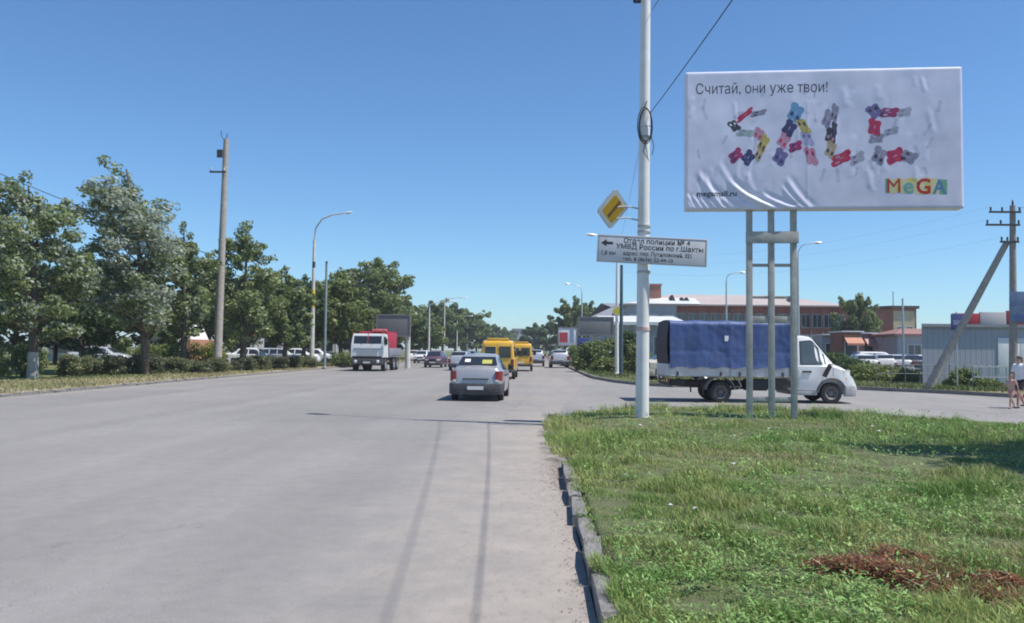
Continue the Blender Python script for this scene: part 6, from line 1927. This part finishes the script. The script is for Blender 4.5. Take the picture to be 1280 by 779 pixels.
M_DULL = mat('dull_white_rail', (.5, .5, .5), .6, 0, .15, 3)
M_PIPE = mat('dull_pipe', (.2, .2, .2), .6, 0, .2, 3)
def shed():
    Y = 45.0
    x0, x1, x2 = gx(1153, Y), gx(1247, Y), gx(1330, Y)
    zt = hz(1200, 409, Y)
    t = thing('shed', 'long grey sheet metal shed with a white door section on the right', 'shed', (x0, Y, 0))
    w = x1 - x0; w2 = x2 - x0
    MB().prism([(0, .06), (w2, .06), (w2 + 3.5, 7), (3.6, 7)], -.1, zt - .002, 'XY').build('wall', M_GREYP, t)
    n = 14                                         # sheets with raised ribs, each its own piece
    for k in range(n):
        a, b = w * k / n, w * (k + 1) / n
        q = MB()
        q.prism([(a + .004, .055), (a + .004, .02), (a + .05, .016), (a + .09, .02), ((a + b) / 2 - .03, .02), ((a + b) / 2, .017), ((a + b) / 2 + .03, .02), (b - .02, .02), (b - .004, .02), (b - .004, .055)], .05, zt - .14, 'XY')
        q.build('wall_sheet', M_GREYP, t)
    for k in range(3):
        a = w + (w2 - w) * k / 3
        MB().bbox(a + .01, a + (w2 - w) / 3 - .01, -.03, .055, .06, zt - .55, b=.01).build('white_door', mat('white_door_paint', (.70, .70, .70), .6, 0, .08, 1), t, 40)
    MB().prism([(-.1, -.15), (w2 + .1, -.15), (w2 + 3.6, 7.1), (3.5, 7.1)], zt, zt + .16, 'XY').build('roof_edge', mat('grey_roof_edge', (.26, .27, .30), .6, 0, .1, 1), t)
    # shop with red fascia behind
    Y2 = 56.0
    xa, xb = gx(1192, Y2), gx(1360, Y2)
    s = thing('shop', 'shop with long red fascia rising behind the grey shed', 'building', (xa, Y2, 0))
    z1, z0 = hz(1230, 392, Y2), hz(1230, 408, Y2)
    MB().prism([(0, .2), (xb - xa, .2), (xb - xa + 5, 9), (4.7, 9)], -.1, z1 - .1, 'XY').build('wall', M_ROOFW, s)
    nf = 5
    for k in range(nf):
        a = (xb - xa) * k / nf
        MB().bbox(a + .02, a + (xb - xa) / nf - .02, 0, .18, z0 + .12 * (k < 1), z1 + .10 * k, b=.02).build('fascia_panel', mat('red_fascia', (.42, .03, .04), .5, 0, .15, 1) if k != 1 else mat('pale_fascia', (.55, .5, .5), .5, 0, .1, 1), s, 40)
    # low red-roofed house between market and shed
    r = thing('low_house', 'low building with faded red roof left behind the grey shed', 'building', (gx(1122, 82), 82, 0))
    wr_ = gx(1192, 82) - gx(1122, 82)
    ze = hz(1160, 420, 82)
    MB().box(0, wr_, 0, 6, -.1, ze).build('wall', M_PLASTER, r)
    hip_roof(0, wr_, 0, 6, ze + .18, hz(1160, 411, 85), 2, .4).build('roof', mat('faded_red_roof', (.27, .14, .12), .7, 0, .15, .7), r)
    window(r, wr_ * .3, 0, ze * .55, 1.2, 1.3); window(r, wr_ * .7, 0, ze * .55, 1.2, 1.3)
    # blue sign on a post before the shed
    b = thing('sign_board', 'small blue sign on a thin post before the grey shed', 'sign', (gx(1196, 41), 41, .11))
    zt2, zb2 = hz(1196, 393, 41), hz(1196, 413, 41)
    MB().tube([(0, 0, -.2), (0, 0, zt2)], .035, 8).build('post', M_GALV, b, 50)
    MB().bbox(-.3, .26, -.09, -.05, zb2 - .1, zt2 - .1, b=.008).build('board', mat('sign_blue', (.06, .08, .24), .5, 0, .15, 2), b, 40)
    MB().box(-.2, .16, -.096, -.092, zb2 + .15, zt2 - .4).build('pale_mark', mat('sign_blue_pale', (.22, .25, .38), .5, 0, .1, 2), b)
    # low white railing: posts and rails
    f = thing('railing', 'low white metal railing in front of the shed near the utility pole', 'railing', (gx(1216, 41.5), 41.5, .11))
    wl = gx(1300, 41.5) - gx(1216, 41.5)
    for z in (.45, .95):
        MB().box(0, wl, -.02, .02, z, z + .06).build('rail', M_DULL, f)
    for k in range(9):
        MB().box(wl * k / 8 - .025, wl * k / 8 + .025, .022, .07, -.1, 1.06).build('post', M_DULL, f)
    for k in range(24):
        xx = wl * (k + .5) / 24
        MB().box(xx - .012, xx + .012, -.01, .01, .512, .948).build('bar', M_GALV, f)
    # long horizontal pipe fence in front
    g = thing('pipe_fence', 'thin grey pipe fence running before the shed and car park', 'fence', (gx(1095, 44), 44, .11))
    wl = gx(1216, 44) - gx(1095, 44)
    for z in (.55, 1.0):
        MB().tube([(0, 0, z), (wl, -.6, z)], .018, 6).build('rail', M_PIPE, g)
    for k in range(8):
        MB().tube([(wl * k / 7, -.6 * k / 7, -.1), (wl * k / 7, -.6 * k / 7, 1.03)], .022, 6).build('post', M_PIPE, g)
shed()

# ---- billboards with blank grey faces, and the small red and white one
def far_board(label, px0, px1, py0, py1, Y, face, post_px=None, group='far billboards', rotz=0.0):
    x0, x1 = gx(px0, Y), gx(px1, Y)
    z0, z1 = hz((px0 + px1) / 2, py1, Y), hz((px0 + px1) / 2, py0, Y)
    px_ = post_px or (px0 + px1) / 2
    xp = gx(px_, Y)
    t = thing('billboard', label, 'billboard', (xp, Y, .1), rotz, group)
    MB().bbox(x0 - xp, x1 - xp, -.12, .12, z0 - .1, z1 - .1, b=.02).build('panel', face, t, 40)
    q = MB().box(x0 - xp, x1 - xp, -.16, -.121, z1 - .22, z1 - .1).box(x0 - xp, x1 - xp, -.16, -.121, z0 - .1, z0 + .02).box(x0 - xp, x0 - xp + .12, -.16, -.121, z0 + .022, z1 - .222).box(x1 - xp - .12, x1 - xp, -.16, -.121, z0 + .022, z1 - .222)
    q.build('frame', mat('dull_frame', (.20, .19, .185), .6, 0, .1, 2), t)
    MB().tube([(0, .3, -.3), (0, .3, z1 - .4)], [.24, .2], 12).build('post', M_OLDWHITE, t, 50)
    MB().box(x0 - xp + .3, x1 - xp - .3, .122, .2, (z0 + z1) / 2 - .2, (z0 + z1) / 2 - .05).build('back_beam', M_DARKMETAL, t)
    return t, x0 - xp, x1 - xp, z0 - .1, z1 - .1
GREYF = mat('blank_grey_face', (.175, .165, .16), .6, 0, .06, .6)
far_board('blank grey billboard on a pale post right behind the lorry', 470, 513, 393, 421, 72, GREYF, 509)
far_board('blank grey billboard on the far verge left of the white corner lamp', 722, 767, 396, 420, 68, mat('blank_grey_face_pale', (.215, .205, .20), .6, 0, .06, .6), 744)
t, xa, xb, za, zb = far_board('small white and red billboard at the far right kerb', 697, 722, 409, 433, 110, M_WHITE, 703)
w = xb - xa
MB().box(xa + w * .08, xa + w * .5, -.128, -.122, za + .5, za + (zb - za) * .72).build('red_print', mat('red_print', (.50, .06, .08), .5, 0, .2, 1), t)
MB().box(xa + w * .6, xa + w * .8, -.128, -.122, za + .4, za + (zb - za) * .85).build('blue_print', mat('blue_print', (.25, .35, .55), .5, 0, .2, 1), t)
for px, lab in ((729, 'blue and grey roadside sign left of the bushes on the far corner'), ):
    t = thing('road_sign', lab, 'road sign', (gx(px, 66), 66, .11))
    MB().tube([(0, 0, -.2), (0, 0, hz(px, 424, 66))], .05, 8).build('post', M_GALV, t, 50)
    MB().bbox(-.45, .45, -.1, -.06, hz(px, 437, 66), hz(px, 424, 66), b=.01).build('board', mat('sign_blue'), t, 40)

# ---- end of the road
def far_block(label, px0, px1, py, Y, m, floors):
    x0, x1 = gx(px0, Y), gx(px1, Y)
    z = hz((px0 + px1) / 2, py, Y)
    t = thing('apartment_block', label, 'building', (x0, Y, 0), 0, 'blocks at the end of the road')
    w = x1 - x0
    MB().box(0, w, 0, 12, -.2, z).build('wall', m, t)
    MB().box(-.3, w + .3, -.3, 12.3, z + .003, z + .5).build('roof', M_PLASTER, t)
    for f in range(floors):
        for k in range(max(2, int(w / 5))):
            n = max(2, int(w / 5))
            window(t, w * (k + .5) / n, 0, z * (f + .55) / floors, 1.8, z / floors * .5)
far_block('pale grey block seen above the farther minibus', 640, 664, 412, 420, M_PLASTER, 3)
far_block('low pale block at the end of the road behind the dark trees', 664, 700, 425, 480, M_CREAM, 2)

# ---- house and stalls behind the left trees
def left_house():
    Y = 72.0
    x0, x1 = gx(186, Y), gx(236, Y)
    t = thing('house', 'white house with brown roof and orange wall behind the left trees', 'house', (x0, Y, .09))
    w = x1 - x0; ze = hz(210, 428, Y)
    zr = hz(214, 405, Y)
    MB().prism([(0, -.2), (w * .75, -.2), (w * .75, ze - .1), (w * .52, zr), (w * .3, zr - .2), (0, ze)], 0, 7, 'XZ').build('wall', mat('white_house_wall', (.68, .66, .64), .8, 0, .08, 1), t)
    MB().box(w * .75 + .002, w, .3, 6, -.2, ze + .2).build('orange_wall', mat('orange_house_wall', (.48, .22, .15), .8, 0, .12, 1), t)
    MB().prism([(-.5, ze + .0), (w * .3, zr - .15), (w * .3, zr + .1), (-.6, ze + .3)], -.4, 7.4, 'XZ').build('roof', mat('brown_roof', (.18, .09, .07), .8, 0, .2, 1), t)
    for k in range(3):
        window(t, w * (.12 + .2 * k), 0, 1.6, .7, .9)
left_house()
kiosk('stall with red canopy behind the trees right of the concrete pole', 290, 318, 90, 418, M_PLASTER, mat('red_canopy', (.35, .03, .05), .6, 0, .1, 2), None, True, 'stalls behind the left trees')
kiosk('dim red stall behind the shorter left tree', 322, 352, 98, 419, mat('pale_stall', (.4, .4, .42), .8, 0, .1, 2), mat('red_canopy'), None, True, 'stalls behind the left trees')
kiosk('long pale stall behind the street lamp on the left', 356, 420, 112, 420, mat('pale_stall'), M_ROOFW, None, True, 'stalls behind the left trees')
kiosk('pale low garage behind the leftmost trees', 60, 120, 84, 424, mat('pale_stall'), M_ROOFW, None, True, 'stalls behind the left trees')

# ================================================================== PEOPLE
def remeshed(mb, name, m, parent, vox=.012, sm=2):
    o = mb.build('tmp', None, None)
    md = o.modifiers.new('r', 'REMESH'); md.mode = 'VOXEL'; md.voxel_size = vox
    ms = o.modifiers.new('s', 'SMOOTH'); ms.iterations = sm; ms.factor = .5
    bpy.context.view_layer.update()
    me = evaluated(o)
    bpy.data.objects.remove(o)
    me.shade_smooth()
    return put(name, me, m, parent)

def limb(q, pts, rad):
    q.tube(pts, rad, 12)
    for p, r in zip(pts, rad):
        q.ball(p, r * .99, 10, 8)

def person(label, x, y, z, rot, H, top_m, bottom_m, hair_m, hold=None, stride=.18, shoe_m=None, sleeves=True):
    """walking figure, facing local +X"""
    t = thing('person', label, 'person', (x, y, z), rot, 'people walking by the utility pole')
    k = H / 1.70
    S_ = lambda *p: Vector(p) * k
    skin = mat('skin', (.46, .27, .20), .6, 0, .06, 6)
    hip, kn, an = .88, .47, .085
    legs = {}
    for s, f in ((1, stride), (-1, -stride)):
        legs[s] = [S_(0, s * .09, hip), S_(f * .75 + .04, s * .095, kn), S_(f * 1.2 - (.06 if f < 0 else 0), s * .095, an + (.05 if f < 0 else 0))]
    arms = {}
    for s, f in ((1, -stride), (-1, stride)):
        arms[s] = [S_(0, s * .185, 1.40), S_(f * .45 - .03, s * .245, 1.12), S_(f * .9 + .05, s * .25, .89)]
    b = MB()
    rings = []
    for zz, rx, ry in ((.82, .09, .14), (.90, .115, .165), (1.02, .095, .135), (1.12, .095, .13), (1.25, .115, .155), (1.36, .11, .17), (1.43, .075, .12), (1.47, .05, .055)):
        rings.append([S_(rx * math.cos(a), ry * math.sin(a), zz) for a in (2 * math.pi * i / 16 for i in range(16))])
    b.loft(rings)
    limb(b, [S_(0, 0, 1.42), S_(.015, 0, 1.53)], [.055 * k, .05 * k])
    b.ball(S_(.02, 0, 1.60), (.095 * k, .075 * k, .112 * k), 14, 10)
    b.ball(S_(.03, 0, 1.545), (.065 * k, .055 * k, .06 * k), 12, 8)
    b.ball(S_(.115, 0, 1.585), (.018 * k, .014 * k, .025 * k), 8, 6)
    for s in (1, -1):
        b.ball(S_(.01, s * .077, 1.59), (.02 * k, .012 * k, .03 * k), 8, 6)
        limb(b, legs[s], [.085 * k, .055 * k, .036 * k])
        a, m_, e = legs[s]
        b.ball(m_.lerp(e, .3) + S_(-.02, 0, 0), (.05 * k, .048 * k, .10 * k), 10, 8)
        limb(b, arms[s], [.05 * k, .038 * k, .026 * k])
        w = arms[s][2]
        d = (arms[s][2] - arms[s][1]).normalized()
        palm = w + d * .05 * k
        limb(b, [w, palm], [.026 * k, .034 * k])
        for i, (oy, ln) in enumerate(((-.027, .065), (-.009, .078), (.009, .074), (.026, .058))):
            p0 = palm + S_(oy * 1.0, 0, 0) + d * .02 * k
            p1 = p0 + d * ln * .55 * k + S_(.004, 0, 0)
            p2 = p1 + (d + Vector((.25, -s * .3, 0))).normalized() * ln * .5 * k
            limb(b, [p0, p1, p2], [.0105 * k, .0095 * k, .008 * k])
        p0 = w + d * .02 * k + S_(.022, 0, 0)
        limb(b, [p0, p0 + (d + Vector((.9, 0, 0))).normalized() * .035 * k, p0 + (d * 1.2 + Vector((.7, 0, 0))).normalized() * .062 * k], [.012 * k, .011 * k, .009 * k])
        f = legs[s][2]
        b.ball(f + S_(.05, 0, -.045), (.11 * k, .042 * k, .035 * k), 10, 7)
    remeshed(b, 'body', skin, t, .0075, 2)
    g = 1.13
    q = MB()
    rings = []
    for zz, rx, ry in ((.90, .128, .175), (1.02, .115, .155), (1.12, .113, .15), (1.25, .13, .172), (1.36, .122, .182), (1.43, .09, .145), (1.462, .062, .085)):
        rings.append([S_(rx * math.cos(a), ry * math.sin(a), zz) for a in (2 * math.pi * i / 18 for i in range(18))])
    q.loft(rings)
    if sleeves:
        for s in (1, -1):
            a, m_, e = arms[s]
            limb(q, [a, a.lerp(m_, .62)], [.064 * k, .06 * k])
    remeshed(q, 'shirt', top_m, t, .013, 2)
    q = MB()
    rings = []
    for zz, rx, ry in ((.80, .115, .165), (.88, .13, .182), (.95, .122, .168), (.98, .115, .158)):
        rings.append([S_(rx * math.cos(a), ry * math.sin(a), zz) for a in (2 * math.pi * i / 18 for i in range(18))])
    q.loft(rings)
    for s in (1, -1):
        a, m_, e = legs[s]
        limb(q, [a, a.lerp(m_, .55)], [.104 * k, .092 * k])
    remeshed(q, 'shorts', bottom_m, t, .014, 2)
    q = MB()
    q.ball(S_(.0, 0, 1.635), (.105 * k, .088 * k, .095 * k), 14, 10).ball(S_(-.045, 0, 1.585), (.07 * k, .08 * k, .10 * k), 12, 8)
    remeshed(q, 'hair', hair_m, t, .012, 2)
    for s in (1, -1):
        f = legs[s][2]
        q = MB()
        q.ball(f + S_(.045, 0, -.052), (.13 * k, .05 * k, .04 * k), 12, 8)
        remeshed(q, 'shoe', shoe_m or M_BLACK, t, .012, 1)
        for e_ in (1,):
            MB().ball(S_(.108, s * .032, 1.61), .009 * k, 8, 6).build('eye', M_BLACK, t)
    MB().tube([S_(.103, -.02, 1.537), S_(.109, 0, 1.535), S_(.103, .02, 1.537)], .006 * k, 6).build('mouth', mat('lips', (.36, .13, .12), .5, 0, .05, 5), t)
    return t
px_, py_ = gx(1274, 27.0), 27.0
hairm = mat('dark_hair', (.03, .02, .017), .6, 0, .2, 20)
person('person in white shirt and dark shorts walking past the utility pole', px_, py_, 0.0, RAD(200), 1.62, mat('white_shirt', (.75, .75, .76), .8, 0, .04, 5), mat('dark_shorts', (.03, .025, .035), .85, 0, .2, 8), hairm)
person('small person in peach clothes walking beside the one in the white shirt', gx(1263.5, 26.7), 26.7, 0.0, RAD(205), 1.05, mat('peach_shirt', (.56, .33, .27), .8, 0, .05, 5), mat('peach_shorts', (.50, .27, .23), .85, 0, .1, 8), mat('fair_hair', (.20, .12, .06), .6, 0, .2, 20), stride=.22)

# ================================================================== SUMMER HAZE
hb = MB().box(-1600, 1600, -130, 2300, -1.1, 24)
ho = hb.build('haze')
hm = bpy.data.materials.new('summer_haze')
hm.use_nodes = True
hn = hm.node_tree.nodes
hn.remove(hn['Principled BSDF'])
pv = hn.new('ShaderNodeVolumePrincipled')
pv.inputs['Color'].default_value = (0.90, 0.94, 1.0, 1)
pv.inputs['Density'].default_value = 0.00045
pv.inputs['Anisotropy'].default_value = 0.2
hm.node_tree.links.new(pv.outputs[0], hn['Material Output'].inputs['Volume'])
ho.data.materials.append(hm)
tag(ho, 'pale summer haze in the air over the whole street', 'haze', kind='stuff')
